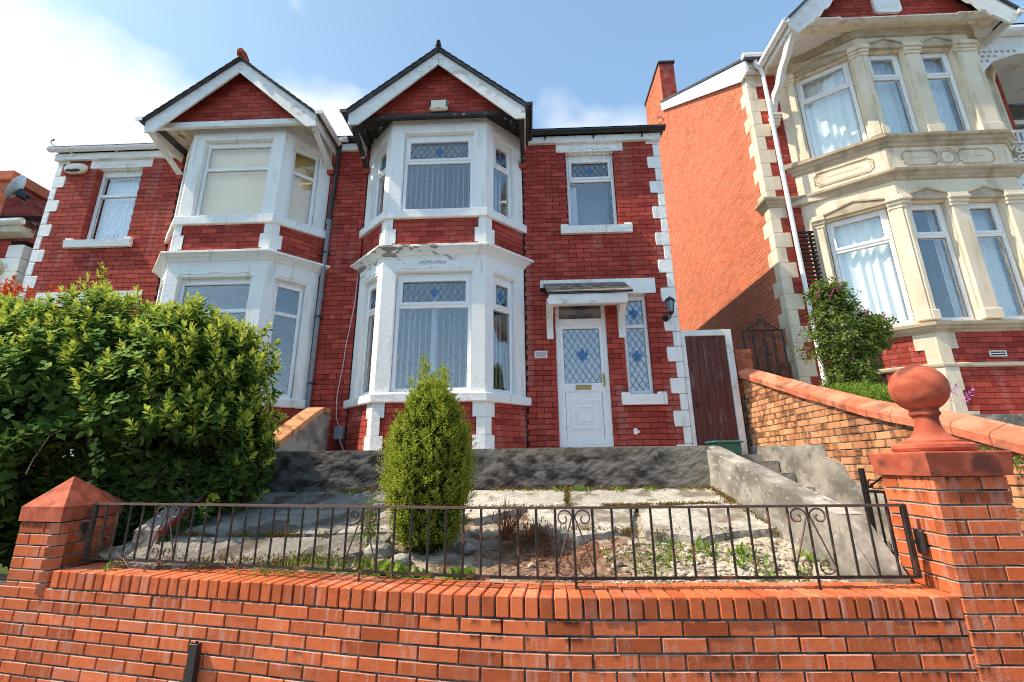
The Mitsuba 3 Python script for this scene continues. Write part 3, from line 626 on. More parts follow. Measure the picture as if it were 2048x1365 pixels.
        m = MB(); pts = [a + (b - a) * t + np.array([0, 0.07 * math.sin(math.pi * t), 0.0]) + np.array([0, 0, -0.03 * math.sin(math.pi * t)]) for t in np.linspace(0, 1, 7)]
        m.tube(pts, 0.05, 4); put(H, 'bracket', m, 'white_timber' if left else 'black_timber')
        m = MB(); m.box(a[0] - 0.06, a[0] + 0.06, 6.93, 6.994, 5.10, 5.19, 0.008); put(H, 'corbel', m, 'facade_brick')
    m = MB(); m.box(BX - 1.46, BX + 1.46, 6.34, 6.99, 5.753, 5.78); put(H, 'soffit', m, 'black_timber')
    m = MB(); m.tube([(BX, y, 6.945) for y in (6.09, 8.9)], 0.055, 8); r = put(H, 'ridge_tile', m, 'slate' if not left else 'terracotta')
    m = MB(); m.tube([(BX, 6.07, 6.93), (BX, 6.06, 6.99), (BX, 6.10, 7.05), (BX, 6.2, 7.07), (BX, 6.32, 7.03)], [0.04, 0.036, 0.036, 0.034, 0.018] if left else [0.03, 0.03, 0.03, 0.03, 0.015], 8); put(H, 'finial', m, 'terracotta' if left else 'brown_timber')
    # ---- eaves, gutter, main roof
    for x0, x1 in ((XC, BX - 1.50), (BX + 1.50, 2.43)):
        m = MB(); m.box(x0, x1, FY - 0.075, FY - 0.012, 5.585, 5.72, 0.004); put(H, 'fascia', m, 'white_timber')
    def half(x0, x1, y, z):
        g = MB(); rr = 0.058
        out = [(y + rr * math.cos(a), z + rr * math.sin(a)) for a in np.linspace(math.pi, 2 * math.pi, 9)]; inn = [(y + 0.85 * rr * math.cos(a), z + 0.85 * rr * math.sin(a)) for a in np.linspace(2 * math.pi, math.pi, 9)]
        g.strip([[(x, a, b) for a, b in out + inn] for x in (x0, x1)])
        k = 9; cap = [(x1, a, b) for a, b in out]; g.add(cap, [[0, i, i + 1] for i in range(1, k - 1)]); g.add([(x0, a, b) for a, b in out], [[0, i + 1, i] for i in range(1, k - 1)])
        return g
    for x0, x1 in ((XC + 0.03, BX - 1.56), (BX + 1.56, 2.50)):
        put(H, 'gutter', half(x0, x1, FY - 0.135, 5.775), gut)
        x = x0 + 0.25
        while x < x1 - 0.05:
            g = MB(); g.tube([(x, FY - 0.135 + 0.064 * math.cos(a), 5.775 + 0.064 * math.sin(a)) for a in np.linspace(math.pi, 2 * math.pi, 9)], 0.010, 6); g.box(x - 0.012, x + 0.012, FY - 0.09, FY - 0.073, 5.64, 5.74); put(H, 'gutter_bracket', g, gut); x += 0.86
    g = MB(); g.tube([(2.40 + 0.10 * math.sin(a) * (1 - a / 9), 6.87 - 0.02 * a, 5.86 + 0.06 * (1 - math.cos(a)) * (1 - a / 12)) for a in np.linspace(0, 5.5, 16)], 0.007, 6); put(H, 'gutter_scroll', g, 'black_iron')
    ry, rz, he = 11.0, 8.45, 2.52
    m = MB(); y0, z0 = FY - 0.16, 5.82
    hx = he - (ry - y0) * 0.95
    m.add([(XC, y0, z0), (he, y0, z0), (hx, ry, rz), (XC, ry, rz), (he, 15.2, z0), (XC, 15.2, z0)], [[0, 1, 2], [0, 2, 3], [1, 4, 2], [3, 2, 4], [3, 4, 5], [0, 5, 4], [0, 4, 1]]); put(H, 'roof', m, 'slate')
    # ---- rooms behind the glass
    m = MB()
    for a in ((XC + 0.02, 2.15, FY + 0.31, 11.2, 0.1, 0.2), (XC + 0.02, 2.15, FY + 0.31, 11.2, 2.98, 3.12), (XC + 0.02, 2.15, FY + 0.31, 11.2, 5.62, 5.7), (XC + 0.02, 2.15, 11.2, 11.3, 0.1, 5.7), (XC + 0.02, XC + 0.1, FY + 0.31, 11.2, 0.2, 5.62), (2.1, 2.15, FY + 0.31, 11.2, 0.2, 5.62), (0.10, 0.18, FY + 0.31, 11.2, 0.2, 5.62)): m.box(*a)
    put(H, 'room', m, 'room')
    finish_bricks(H)
    XF = None
    return H
HR = semi(False)
HL = semi(True)
m = MB(); m.box(1.555, 1.61, 6.985, 6.999, 0.45, 0.54, 0.004); m.box(1.60, 1.64, 6.986, 6.999, 0.47, 0.51, 0.004); put(HR, 'wall_patch', m, 'white_render', label='small broken white patch low on the brickwork right of the door')
# downpipe between the two, fixed to the right-hand house
PX = -3.44
m = MB(); m.tube([(-3.33, 6.87, 5.73), (-3.35, 6.93, 5.60), (-3.37, 6.95, 5.50), (PX + 0.03, 6.95, 4.15)], 0.034, 10); dp = put(HR, 'downpipe', m, 'black_plastic', label='upper black length of the downpipe between the two houses')
m = MB(); m.tube([(PX + 0.03, 6.95, 4.16), (PX + 0.01, 6.95, 2.4), (PX, 6.95, 0.75)], 0.036, 10); dp2 = put(HR, 'downpipe', m, 'grey_plastic', label='lower grey length of the downpipe between the two houses')
for z in (4.13, 2.75):
    m = MB(); m.tube([(PX + 0.02, 6.95, z - 0.05), (PX + 0.02, 6.95, z + 0.05)], 0.045, 10); put(dp2, 'collar', m, 'grey_plastic')
for z in (3.55, 2.40, 1.3):
    m = MB(); m.box(PX - 0.06, PX + 0.08, 6.965, 6.993, z - 0.018, z + 0.018); m.tube([(PX + 0.015, 6.95, z - 0.015), (PX + 0.015, 6.95, z + 0.015)], 0.042, 10); put(dp2, 'clip', m, 'black_plastic')
# ---------------------------------------------------------------- the taller bay-fronted house on the right
def stone_house():
    H = thing('bay_fronted_house', 'tall red brick house with cream stone two-storey bay and white scalloped bargeboards', 'house')
    RY, X0 = 7.5, 4.42
    SF = frame((X0, 0, 0), (0, -1, 0), (-1, 0, 0))          # side wall: u = -Y
    FF = frame((0, RY, 0), (1, 0, 0), (0, -1, 0))
    roofz = lambda y: 7.50 + 0.72 * (y - 7.5)
    side = Polygon([(-7.5, -1.2), (-7.5, 7.50), (-12.0, roofz(12.0)), (-12.0, 12.55), (-13.75, 12.55), (-13.75, -1.2)])
    m = MB(); m.prism(side, SF, -0.30, 0.0); W = put(H, 'side_wall', m, 'pale_mortar')
    # quoins on both faces of the corner
    quo = []; z = 7.46; big = True
    while z > 0.2:
        h = 0.29; quo.append((z - h, z, big)); z -= h; big = not big
    SQ = unary_union([sbox(-7.5 - (0.16 if b else 0.30), a, -7.4, c) for a, c, b in quo]); FQ = unary_union([sbox(X0, a, X0 + (0.30 if b else 0.17), c) for a, c, b in quo])
    brick_zone(H, W, SF, side.difference(SQ), 'side_brick', 7.5, course=0.0755, length=0.232, joint=0.0135, n0=-0.05, n1=0.003, vis=lambda c: c[2] > 1.3)
    for a, c, b in quo:
        if abs((a + c) / 2 - 4.58) < 0.12: continue
        m = MB(); m.box(X0 - 0.007, X0 + (0.30 if b else 0.17), RY - 0.009, RY + (0.16 if b else 0.30), a + 0.002, c - 0.002, 0.006); put(H, 'quoin', m, 'bath_stone')
    # front wall beside the bay, with the apron behind the bay
    m = MB(); m.prism(sbox(X0 + 0.006, -1.2, 5.3, 7.5), FF, -0.28, 0.0); m.prism(sbox(8.7, -1.2, 9.2, 7.5), FF, -0.28, 0.0); F = put(H, 'front_wall', m, 'dark_mortar')
    brick_zone(H, F, FF, sbox(X0, 0.3, 5.02, 7.44).difference(unary_union([FQ, sbox(4, 4.49, 6, 4.67)])), 'facade_brick', 7.44, n0=-0.04, n1=0.005, vis=lambda c: c[2] > 1.2)
    brick_zone(H, F, FF, sbox(9.04, 0.6, 9.2, 7.44), 'facade_brick', 7.44, n0=-0.04, n1=0.005)
    # stone bay
    P0 = np.array([(4.98, RY), (6.06, 6.75), (8.00, 6.75), (9.08, RY)])
    def plan(d):
        out = []
        for i in range(4):
            ns = []
            for a, b in ((i - 1, i), (i, i + 1)):
                if 0 <= a and b < 4:
                    u = P0[b] - P0[a]; u = u / np.linalg.norm(u); ns.append(np.array([u[1], -u[0]]))
            if len(ns) == 2:
                k = ns[0] + ns[1]; k = k / (1 + ns[0] @ ns[1]); out.append(P0[i] + d * k)
            else:
                nn = ns[0]; s = d / abs(nn[0]); out.append(P0[i] + np.array([math.copysign(s, nn[0]), 0.0]))
        return np.array(out)
    def ring(name, prof, left=False):
        m = MB(); rows = []
        for d, z in prof:
            q = [(x, y, z) for x, y in plan(d)]
            if left: q = [(X0 - d, RY + 0.25, z), (X0 - d, RY - d, z)] + [(plan(d)[0, 0] - 0.0, RY - d, z)] + [(P0[0, 0] + (P0[1, 0] - P0[0, 0]) * 0.02 + 0.0, RY - d - 0.001, z)] + q[1:]
            rows.append(q)
        m.strip(rows, closed=False); return put(H, name, m, 'weathered_stone')
    frs = []
    for i in range(3):
        a, b = P0[i], P0[i + 1]; u = b - a; L = np.linalg.norm(u); u = u / L; frs.append((frame((a[0], a[1], 0), (u[0], u[1], 0), (u[1], -u[0], 0)), L))
    def solid(d, z0, z1):
        p = plan(d); q = np.vstack([p, [[p[-1, 0], RY + 0.2], [p[0, 0], RY + 0.2]]]); m = MB()
        m.strip([[(x, y, z) for x, y in q] for z in (z0, z1)]); n = 6
        m.add([(x, y, z) for z in (z0, z1) for x, y in q], [[0, i + 1, i] for i in range(1, n - 1)] + [[n, n + i, n + i + 1] for i in range(1, n - 1)]); return m
    B = put(H, 'bay_base', solid(-0.006, -1.0, 1.9), 'dark_mortar')
    for i, (fr, L) in enumerate(frs):
        q0, q1 = 0.0, L - 0.16
        post = [sbox(q1 - 0.10, 1.62, 9, 1.87), sbox(q1 - 0.11, 1.10, 9, 1.34), sbox(q1 - 0.11, 0.40, 9, 0.72), sbox(q1, 0, 9, 2)]
        if i >= 1: post = [sbox(-1, 1.62, 0.27, 1.87), sbox(-1, 1.0, 0.20, 1.34), sbox(-1, 0.2, 0.31, 0.70), sbox(-1, 0, 0.16, 2)] + post
        PU = unary_union(post)
        for za, zb in ((0.3, 1.33), (1.41, 1.87)): brick_zone(H, B, fr, sbox(q0, za, L, zb).difference(PU), 'facade_brick', 1.87, n0=-0.05, n1=0.0, vis=lambda c: c[2] > 0.5)
        for s in post:
            s = s.intersection(sbox(-0.012, 0.3, L + 0.012, 1.87))
            m = MB(); m.prism(s, fr, -0.05, 0.011 + 0.001 * len(post)); put(H, 'bay_quoin', m, 'bath_stone')
        vu = L * 0.42 if i >= 1 else L * 0.70
        for zc in ((1.53,) if i >= 1 else (1.19,)):
            m = MB(); frame_ring(m, fr, vu - 0.12, vu + 0.12, zc - 0.045, zc + 0.045, 0.016, -0.01, 0.016); m.prism(sbox(vu - 0.11, zc - 0.006, vu + 0.11, zc + 0.006), fr, -0.01, 0.013); v = put(H, 'air_brick', m, 'white_plastic')
            m = MB(); m.prism(sbox(vu - 0.11, zc - 0.035, vu + 0.11, zc + 0.035), fr, -0.02, 0.008); put(v, 'slot', m, 'black_plastic')
    ring('string_course', [(0.0, 1.335), (0.022, 1.34), (0.03, 1.355), (0.03, 1.39), (0.0, 1.41)])
    ring('sill_course', [(-0.01, 1.865), (0.035, 1.87), (0.04, 1.90), (0.07, 1.915), (0.075, 1.95), (0.11, 1.965), (0.115, 2.01), (-0.12, 2.07)])
    ring('cornice', [(0.0, 4.47), (0.03, 4.49), (0.035, 4.52), (0.065, 4.545), (0.07, 4.575), (0.12, 4.60), (0.125, 4.64), (-0.01, 4.68)], left=True)
    ring('sill_course', [(-0.01, 5.10), (0.03, 5.12), (0.035, 5.17), (0.065, 5.19), (0.07, 5.24), (0.11, 5.26), (0.115, 5.305), (-0.12, 5.36)])
    ring('cornice', [(0.0, 7.44), (0.035, 7.46), (0.04, 7.50), (0.08, 7.53), (0.085, 7.57), (0.02, 7.60)])
    put(H, 'bay_slab', solid(-0.15, 4.50, 4.66), 'bath_stone'); put(H, 'bay_slab', solid(-0.14, 7.44, 7.58), 'bath_stone')
    for lev, (za, zb, oa, ob, sp) in enumerate(((1.98, 4.50, 2.06, 4.08, 3.50), (5.28, 7.46, 5.34, 7.14, 6.62))):
        for i, (fr, L) in enumerate(frs):
            ops = [(0.12, 0.73), (1.03, 1.60)] if i == 1 else [(0.30, 1.15)] if i == 0 else [(L - 1.15, L - 0.30)]
            if i == 1: pil = [(-0.02, 0.12), (0.73, 1.03), (1.60, L + 0.02)]
            elif i == 0: pil = [(0.13, 0.30), (1.15, L + 0.02)]
            else: pil = [(-0.02, L - 1.15), (L - 0.30, L - 0.13)]
            pan = sbox(0, za, L, zb)
            for a, b in ops: pan = pan.difference(sbox(a, oa, b, ob))
            m = MB(); m.prism(pan, fr, -0.20, 0.0); put(H, 'bay_stonework', m, 'bath_stone')
            for a, b in pil:
                m = MB(); e = 0.03 if b < L else 0.0; a2, b2 = a + 0.03, b - e
                bar(m, fr, a2, b2, oa + 0.16, ob - 0.12, -0.05, 0.045, 0.012); bar(m, fr, a2 - 0.025, b2 + 0.025 * (e > 0), oa, oa + 0.16, -0.05, 0.07, 0.012)
                for k, (d, h0, h1) in enumerate(((0.055, -0.12, -0.06), (0.075, -0.06, 0.0), (0.105, 0.0, 0.05), (0.085, 0.05, 0.10))): bar(m, fr, a2 - d * 0.4, b2 + d * 0.4 * (e > 0), ob + h0, ob + h1, -0.05, d, 0.008)
                put(H, 'pilaster', m, 'bath_stone')
            for a, b in ops:
                c = (a + b) / 2; hw = (b - a) / 2 + 0.06
                m = MB(); m.prism(Polygon([(c - hw, ob + 0.02), (c + hw, ob + 0.02), (c + hw, ob + 0.07), (c + 0.02, ob + 0.19), (c - 0.02, ob + 0.19), (c - hw, ob + 0.07)]), fr, -0.02, 0.05); m.prism(Polygon([(c - hw - 0.03, ob + 0.06), (c - hw - 0.03, ob + 0.09), (c, ob + 0.225), (c + hw + 0.03, ob + 0.09), (c + hw + 0.03, ob + 0.06), (c, ob + 0.195)]), fr, -0.01, 0.072); put(H, 'hood_mould', m, 'weathered_stone')
                w = window(H, fr, a + 0.01, b - 0.01, oa + 0.01, ob - 0.01, -0.085, split=sp, fw=0.06)
                if i != 1: drape(w, fr, a + 0.05, b - 0.05, oa, ob, -0.22, 'curtain', 0.024, 0.13)
                elif lev == 1 or a > 0.5: drape(w, fr, (a + 0.04) if (lev == 1 and a < 0.5) else c - 0.02, b + 0.02, oa, ob, -0.30, 'curtain', 0.022, 0.11)
                else: drape(w, fr, b - 0.09, b + 0.02, oa, ob, -0.30, 'curtain', 0.018, 0.09)
    # carved panels between the strings
    for i, (fr, L) in enumerate(frs):
        m = MB(); m.prism(sbox(0, 4.64, L, 5.14), fr, -0.18, 0.0); put(H, 'bay_panel', m, 'bath_stone')
        m = MB()
        def oct_(a, b, c, d, k=0.05): return [(a, c + k), (a + 0.02, c + k), (a + k, c + 0.02), (a + k, c), (b - k, c), (b - k, c + 0.02), (b - 0.02, c + k), (b, c + k), (b, d - k), (b - 0.02, d - k), (b - k, d - 0.02), (b - k, d), (a + k, d), (a + k, d - 0.02), (a + 0.02, d - k), (a, d - k)]
        def line(pts, r=0.015): p = np.array(pts); m.tube(fr(p[:, 0], p[:, 1], 0.0), r, 6, closed=True)
        if i != 1: line(oct_(0.28, 1.12, 4.76, 5.03)); line(oct_(0.31, 1.09, 4.79, 5.0), 0.006); bar(m, fr, 0.45, 0.95, 4.893, 4.902, -0.01, 0.004, 0.001)
        else:
            line(oct_(0.24, 0.80, 4.76, 5.03)); line(oct_(1.14, 1.70, 4.76, 5.03)); bar(m, fr, 0.38, 0.66, 4.893, 4.902, -0.01, 0.004, 0.001); bar(m, fr, 1.28, 1.56, 4.893, 4.902, -0.01, 0.004, 0.001)
            for r in (0.165, 0.125, 0.11): line([(0.97 + r * math.cos(t), 4.895 + r * math.sin(t)) for t in np.linspace(0, 2 * math.pi, 24, endpoint=False)], 0.010)
            m.tm(trimesh.Trimesh(fr([0.955, 0.985, 0.97, 0.97], [4.895, 4.895, 4.88, 4.91], [0.012] * 4), [[0, 2, 1], [0, 1, 3]]))
        put(H, 'carved_moulding', m, 'weathered_stone')
    # gable
    GC, GY = 6.62, 6.62; GF = frame((0, GY, 0), (1, 0, 0), (0, -1, 0)); sl = 1.02
    tri = Polygon([(GC - 1.62, 7.68), (GC + 1.62, 7.68), (GC, 7.68 + 1.62 * sl)])
    m = MB(); m.prism(tri, GF, -0.12, 0.0); G = put(H, 'gable', m, 'dark_mortar')
    brick_zone(H, G, GF, tri, 'facade_brick', 9.4, n0=-0.05, n1=0.005, vis=lambda c: c[2] < 8.15)
    m = MB(); bar(m, GF, GC - 1.72, GC + 1.72, 7.56, 7.68, -0.10, 0.05, 0.01); put(H, 'gable_fascia', m, 'bath_stone')
    for s in (-1, 1):      # scalloped eaves pieces at the ends of the stone fascia
        m = MB(); pts = [(0, 7.56)] + [(0.42 * t, 7.56 - 0.05 * abs(math.sin(3 * math.pi * t)) - 0.04 * (1 - t)) for t in np.linspace(0, 1, 13)] + [(0.42, 7.66), (0, 7.66)]
        m.prism(Polygon([(GC + s * (1.30 + a), b) for a, b in pts]).buffer(0), GF, 0.02, 0.055); put(H, 'scalloped_piece', m, 'bath_stone')
        zi = lambda t: 7.42 + 1.62 * sl * t
        low = []
        for t in np.linspace(0, 1, 61): low.append((GC + s * 1.62 * (1 - t), 7.40 + 1.62 * sl * t - 0.06 * abs(math.sin(t * 9 * math.pi)) * (1 if (t * 9) % 3 > 0.5 else 0.3)))
        m = MB(); m.prism(Polygon([(GC + s * 1.80, 7.24), (GC + s * 1.93, 7.40), (GC + s * 1.97, 7.52), (GC + s * 0.003, 7.52 + 1.967 * sl), (GC + s * 0.003, low[-1][1])] + low[::-1][1:]).buffer(0), frame((0, 6.40, 0), (1, 0, 0), (0, -1, 0)), -0.035, 0.0); b = put(H, 'bargeboard', m, 'white_timber')
        m = MB(); q = []
        for y in (6.36, 11.0): q += [(GC + s * 2.02, y, 7.50), (GC, y, 7.50 + 2.02 * sl), (GC, y, 7.45 + 2.02 * sl), (GC + s * 2.02, y, 7.45)]
        m.add(q, [[0, 1, 5, 4], [0, 3, 2, 1], [3, 7, 6, 2], [0, 4, 7, 3]]); put(H, 'gable_roof', m, 'slate')
        m = MB()
        for k in range(5): m.box(GC + s * (1.0 + 0.2 * k), GC + s * (1.0 + 0.2 * k + 0.19), 6.42, 7.5, 7.565, 7.58)
        put(H, 'soffit', m, 'white_timber')
        x0 = GC + s * 1.90
        m = MB(); m.box(x0 - 0.015, x0 + 0.015, 6.42, 7.36, 7.35, 7.50); put(H, 'side_fascia', m, 'white_timber')
        m = MB(); m.tube([(x0 + s * 0.09, 6.36, 7.50), (x0 + s * 0.09, 7.34, 7.50)], 0.06, 10); put(H, 'gutter', m, 'white_plastic')
    m = MB(); m.prism(Polygon([(6.38, 7.86), (6.45, 7.82), (6.78, 7.82), (6.85, 7.86), (6.85, 8.4), (6.38, 8.4)]), GF, 0.0, 0.05); pl = put(H, 'plaque', m, 'white_render')
    m = MB()
    for k in range(6):
        c = 6.48 + 0.055 * k; m.tube(GF(c + 0.022 * np.cos(np.linspace(0, 5, 10)), 7.92 + 0.03 * np.sin(np.linspace(0, 5, 10)), 0.052), 0.006, 5)
    put(pl, 'carved_scroll', m, 'white_render')
    # bracket under the left bargeboard
    m = MB(); a, b = np.array((4.86, 7.42, 6.42)), np.array((4.83, 6.46, 7.30)); n = 25
    pr = [(0.42 * 0 + 0.0, 0.0)]
    fr = frame((4.78, 7.48, 6.40), (0, -1, 0), (-1, 0, 0))
    outer = [(1.04 * t, 0.92 * t ** 0.9 - 0.05 * math.sin(6 * math.pi * t) * (1 - t) - 0.02) for t in np.linspace(0, 1, 25)]
    inner = [(u - 0.10, z + 0.11) for u, z in outer]
    m.prism(Polygon(outer + inner[::-1]).buffer(0), fr, -0.045, 0.045); put(H, 'bracket', m, 'white_timber')
    m = MB()
    for k in range(4): m.box(4.73 - 0.01 * k, 4.83 + 0.01 * k, 7.36 - 0.02 * k, 7.49, 6.16 + 0.06 * k, 6.215 + 0.06 * k, 0.004)
    put(H, 'corbel', m, 'bath_stone')
    # eaves over the strip of wall, gutter, downpipe
    m = MB(); m.box(X0 - 0.03, 4.82, RY - 0.10, RY - 0.012, 7.45, 7.53, 0.01); m.box(X0 - 0.03, 4.75, RY - 0.14, RY - 0.02, 7.53, 7.64, 0.004); put(H, 'eaves_board', m, 'white_timber')
    m = MB(); m.tube([(X0 - 0.10, RY - 0.20, 7.72), (4.80, RY - 0.20, 7.72)], 0.065, 12); put(H, 'gutter', m, 'white_plastic')
    m = MB(); m.tube([(4.55, RY - 0.20, 7.68), (4.55, RY - 0.20, 7.56), (4.58, RY - 0.17, 7.50), (4.64, RY - 0.17, 7.42), (4.665, RY - 0.17, 7.32), (4.70, RY - 0.17, 0.7)], 0.036, 10); put(H, 'downpipe', m, 'white_plastic')
    # barge board along the gable wall's top, roof, chimney
    m = MB(); m.prism(Polygon([(-7.30, 7.36), (-7.30, 7.62), (-12.05, 7.62 + 0.72 * 4.75), (-12.05, 7.35 + 0.72 * 4.75), (-7.55, 7.37)]), SF, 0.03, 0.075); put(H, 'bargeboard', m, 'white_plastic')
    m = MB()
    for ya, yb_, xa in ((7.25, 11.97, X0 - 0.10), (11.97, 13.2, X0 + 0.46)):
        m.add([(x, y, 7.66 + 0.72 * (y - 7.25) + dz) for dz in (0, -0.06) for y in (ya, yb_) for x in (xa, 9.4)], [[0, 2, 3, 1], [4, 5, 7, 6], [0, 4, 6, 2], [0, 1, 5, 4], [1, 3, 7, 5]])
    put(H, 'roof', m, 'slate')
    m = MB(); m.box(GC - 1.88, GC + 1.88, 6.46, 7.5, 7.583, 7.60); put(H, 'soffit', m, 'white_timber')
    m = MB(); m.box(X0 + 0.001, X0 + 0.46, 12.001, 13.749, 9.0, 12.55); ch = put(H, 'chimney', m, 'dark_mortar')
    brick_zone(H, ch, frame((X0, 12.0, 0), (1, 0, 0), (0, -1, 0)), sbox(0, 9.8, 0.46, 12.55), 'facade_brick', 12.55, n0=-0.02, n1=0.004)
    m = MB(); m.box(X0 - 0.04, X0 + 0.50, 11.95, 13.80, 12.55, 12.63, 0.01); put(ch, 'cap', m, 'slate')
    m = MB(); m.lathe([(0.0, 12.0), (0.15, 12.0), (0.13, 13.0), (0.16, 13.02), (0.15, 13.08), (0.10, 13.08), (0.1, 12.9)], (X0 + 0.2, 13.95, -0.3), 14); put(ch, 'pot', m, 'terracotta')
    m = MB(); m.box(X0 - 0.01, X0 + 0.47, 11.95, 12.0, 10.85, 11.1); put(ch, 'flashing', m, 'lead')
    # balcony to the right of the bay
    m = MB(); m.tube([(8.12, 6.86, 7.60), (11.5, 6.86, 7.60)], 0.085, 12); put(H, 'gutter', m, 'white_plastic')
    m = MB(); m.box(8.0, 11.5, 6.92, 7.02, 7.27, 7.55, 0.01); m.box(8.0, 11.5, 6.95, 8.4, 7.40, 7.44); put(H, 'porch_fascia', m, 'white_timber')
    m = MB(); m.add([(8.0, 6.80, 7.70), (11.5, 6.80, 7.70), (11.5, 9.0, 8.6), (8.0, 9.0, 8.6)], [[0, 1, 2, 3]]); put(H, 'porch_roof', m, 'slate')
    arch = Polygon([(8.02, 7.28), (9.6, 7.28), (9.3, 7.18), (8.9, 7.12), (8.5, 6.98), (8.3, 6.78), (8.22, 6.55), (8.16, 6.40), (8.02, 6.40)])
    hol = []
    for a in np.arange(8.1, 9.5, 0.105):
        for b in np.arange(6.5, 7.25, 0.10):
            c = Point(a + 0.05 * (round(b * 10) % 2), b).buffer(0.036, 4)
            if arch.buffer(-0.035).contains(c): hol.append(c)
    m = MB(); m.prism(arch.difference(unary_union(hol)), frame((0, 6.95, 0), (1, 0, 0), (0, -1, 0)), 0, 0.03); put(H, 'fretwork', m, 'white_timber')
    m = MB(); m.prism(Polygon([(8.02, 4.45), (8.7, 4.45), (8.5, 4.30), (8.35, 4.10), (8.24, 3.85), (8.02, 3.80)]).difference(unary_union([Point(8.12 + 0.10 * i, 4.0 + 0.11 * j).buffer(0.035, 4) for i in range(3) for j in range(4) if i <= j])), frame((0, 6.8, 0), (1, 0, 0), (0, -1, 0)), 0, 0.03); put(H, 'fretwork', m, 'white_timber')
    m = MB(); pts = [(8.75, 7.6 + 0.1 * math.sin(t * 9) * 0 , 7.36 - 1.0 * t + 0.06 * math.sin(t * 9)) for t in np.linspace(0, 1, 14)]; m.tube([(p[0] - 0.30 * i / 13, p[1], p[2]) for i, p in enumerate(pts)], 0.055, 6); put(H, 'porch_bracket', m, 'white_timber')
    m = MB(); m.box(8.0, 11.5, 6.80, 8.4, 4.45, 4.66, 0.01); put(H, 'balcony_floor', m, 'white_timber')
    m = MB(); BFm = frame((0, 6.86, 0), (1, 0, 0), (0, -1, 0))
    for z, hh in ((5.40, 0.05), (5.20, 0.025), (4.78, 0.03)): bar(m, BFm, 8.02, 11.4, z, z + hh, -0.02, 0.02)
    for k in range(14): bar(m, BFm, 8.08 + 0.10 * k, 8.105 + 0.10 * k, 5.22, 5.42, -0.01, 0.01, 0.002)
    for k in range(4):
        c = 8.22 + 0.36 * k
        for s in (1, -1):
            for cz, fz in ((5.06, 1), (4.92, -1)):
                t = np.linspace(0, 9, 26); r = 0.115 * (1 - t / 12); m.tube(BFm(c + s * (0.12 - r * np.cos(t) * 0.95), cz + fz * (0.02 + r * np.sin(t)) * 0.8, 0.0), 0.012, 5)
    put(H, 'balcony_railing', m, 'white_timber')
    BF2 = frame((0, 8.4, 0), (1, 0, 0), (0, -1, 0))
    m = MB(); m.prism(sbox(8.3, 3.0, 12.5, 8.4).difference(sbox(10.15, 5.6, 11.6, 7.55)), BF2, -0.3, 0.0); bw = put(H, 'balcony_wall', m, 'dark_mortar')
    st = unary_union([sbox(9.90 - (0.18 if k % 2 else 0.0), 5.4 + 0.3 * k, 10.16, 5.4 + 0.3 * (k + 1)) for k in range(7)] + [sbox(9.85, 7.5, 12, 7.95)])
    brick_zone(H, bw, BF2, sbox(8.4, 4.7, 12, 8.3).difference(unary_union([st, sbox(10.15, 5, 11.6, 7.55)])), 'facade_brick', 8.3, n0=-0.02, n1=0.005)
    m = MB(); m.prism(st, BF2, -0.1, 0.02); put(H, 'window_surround', m, 'bath_stone')
    w = window(H, BF2, 10.16, 11.55, 5.62, 7.5, -0.05, split=6.9)
    # slatted panel leaning beside the bay, rooms
    m = MB()
    for a in ((4.75, 9.3, RY + 0.30, 12, 0.4, 0.5), (4.75, 9.3, RY + 0.3, 12, 4.5, 4.6), (4.75, 9.3, RY + 0.3, 12, 7.45, 7.5), (4.75, 9.3, 12, 12.1, 0.4, 7.5), (4.74, 4.8, RY + 0.3, 12, 0.4, 7.5), (9.25, 9.3, RY + 0.3, 12, 0.4, 7.5), (8.4, 12.5, 8.9, 9.0, 3, 8.4)): m.box(*a)
    put(H, 'room', m, 'room')
    finish_bricks(H)
    S = thing('slatted_panel', 'dark slatted timber panel on the wall beside the white downpipe', 'trellis')
    m = MB(); m.box(4.74, 4.775, 7.40, 7.43, 2.6, 3.95); m.box(4.97, 5.005, 7.40, 7.43, 2.6, 3.95); put(S, 'upright', m, 'brown_timber', kind='stuff')
    for k in range(17):
        m = MB(); z = 2.66 + 0.077 * k; m.box(4.72, 5.03, 7.36, 7.40, z, z + 0.036, 0.004); put(S, 'slat', m, 'brown_timber')
    return H
HS = stone_house()

# ---------------------------------------------------------------- neighbour on the left, further down the hill
N = thing('brick_villa', 'red brick house at the far left edge with white quoins and a satellite dish', 'house')
NF = frame((0, 7.4, 0), (1, 0, 0), (0, -1, 0))
m = MB(); m.box(-15, -9.42, 7.4, 12, -1, 4.2); W = put(N, 'wall', m, 'dark_mortar')
brick_zone(N, W, NF, sbox(-11.2, 2.6, -9.7, 4.2), 'facade_brick', 4.2, n0=-0.02, n1=0.005, vis=lambda c: c[0] > -10.5)
z = 4.12
for k in range(8):
    m = MB(); m.box(-9.88 if k % 2 else -9.72, -9.41, 7.385, 7.7, z - 0.27, z - 0.003, 0.012); put(N, 'quoin', m, 'white_render'); z -= 0.27
m = MB(); m.box(-15, -9.30, 7.15, 7.42, 4.26, 4.40, 0.01); put(N, 'soffit', m, 'soffit_board')
m = MB(); m.tube([(-15, 7.12, 4.45), (-9.25, 7.12, 4.45)], 0.065, 10); put(N, 'gutter', m, 'white_timber')
for k in range(4):
    m = MB(); m.tube([(-9.35 + 0.03 * k, 7.2 + 0.1 * k, 4.52), (-9.15 + 0.03 * k, 7.25 + 0.1 * k, 4.36)], 0.02, 5); put(N, 'rafter_end', m, 'brown_timber')
m = MB(); m.add([(-15, 7.05, 4.52), (-9.2, 7.05, 4.52), (-9.2, 9.0, 5.6), (-15, 9.0, 5.6)], [[0, 1, 2, 3]]); put(N, 'roof', m, 'slate')
X1 = -12.28
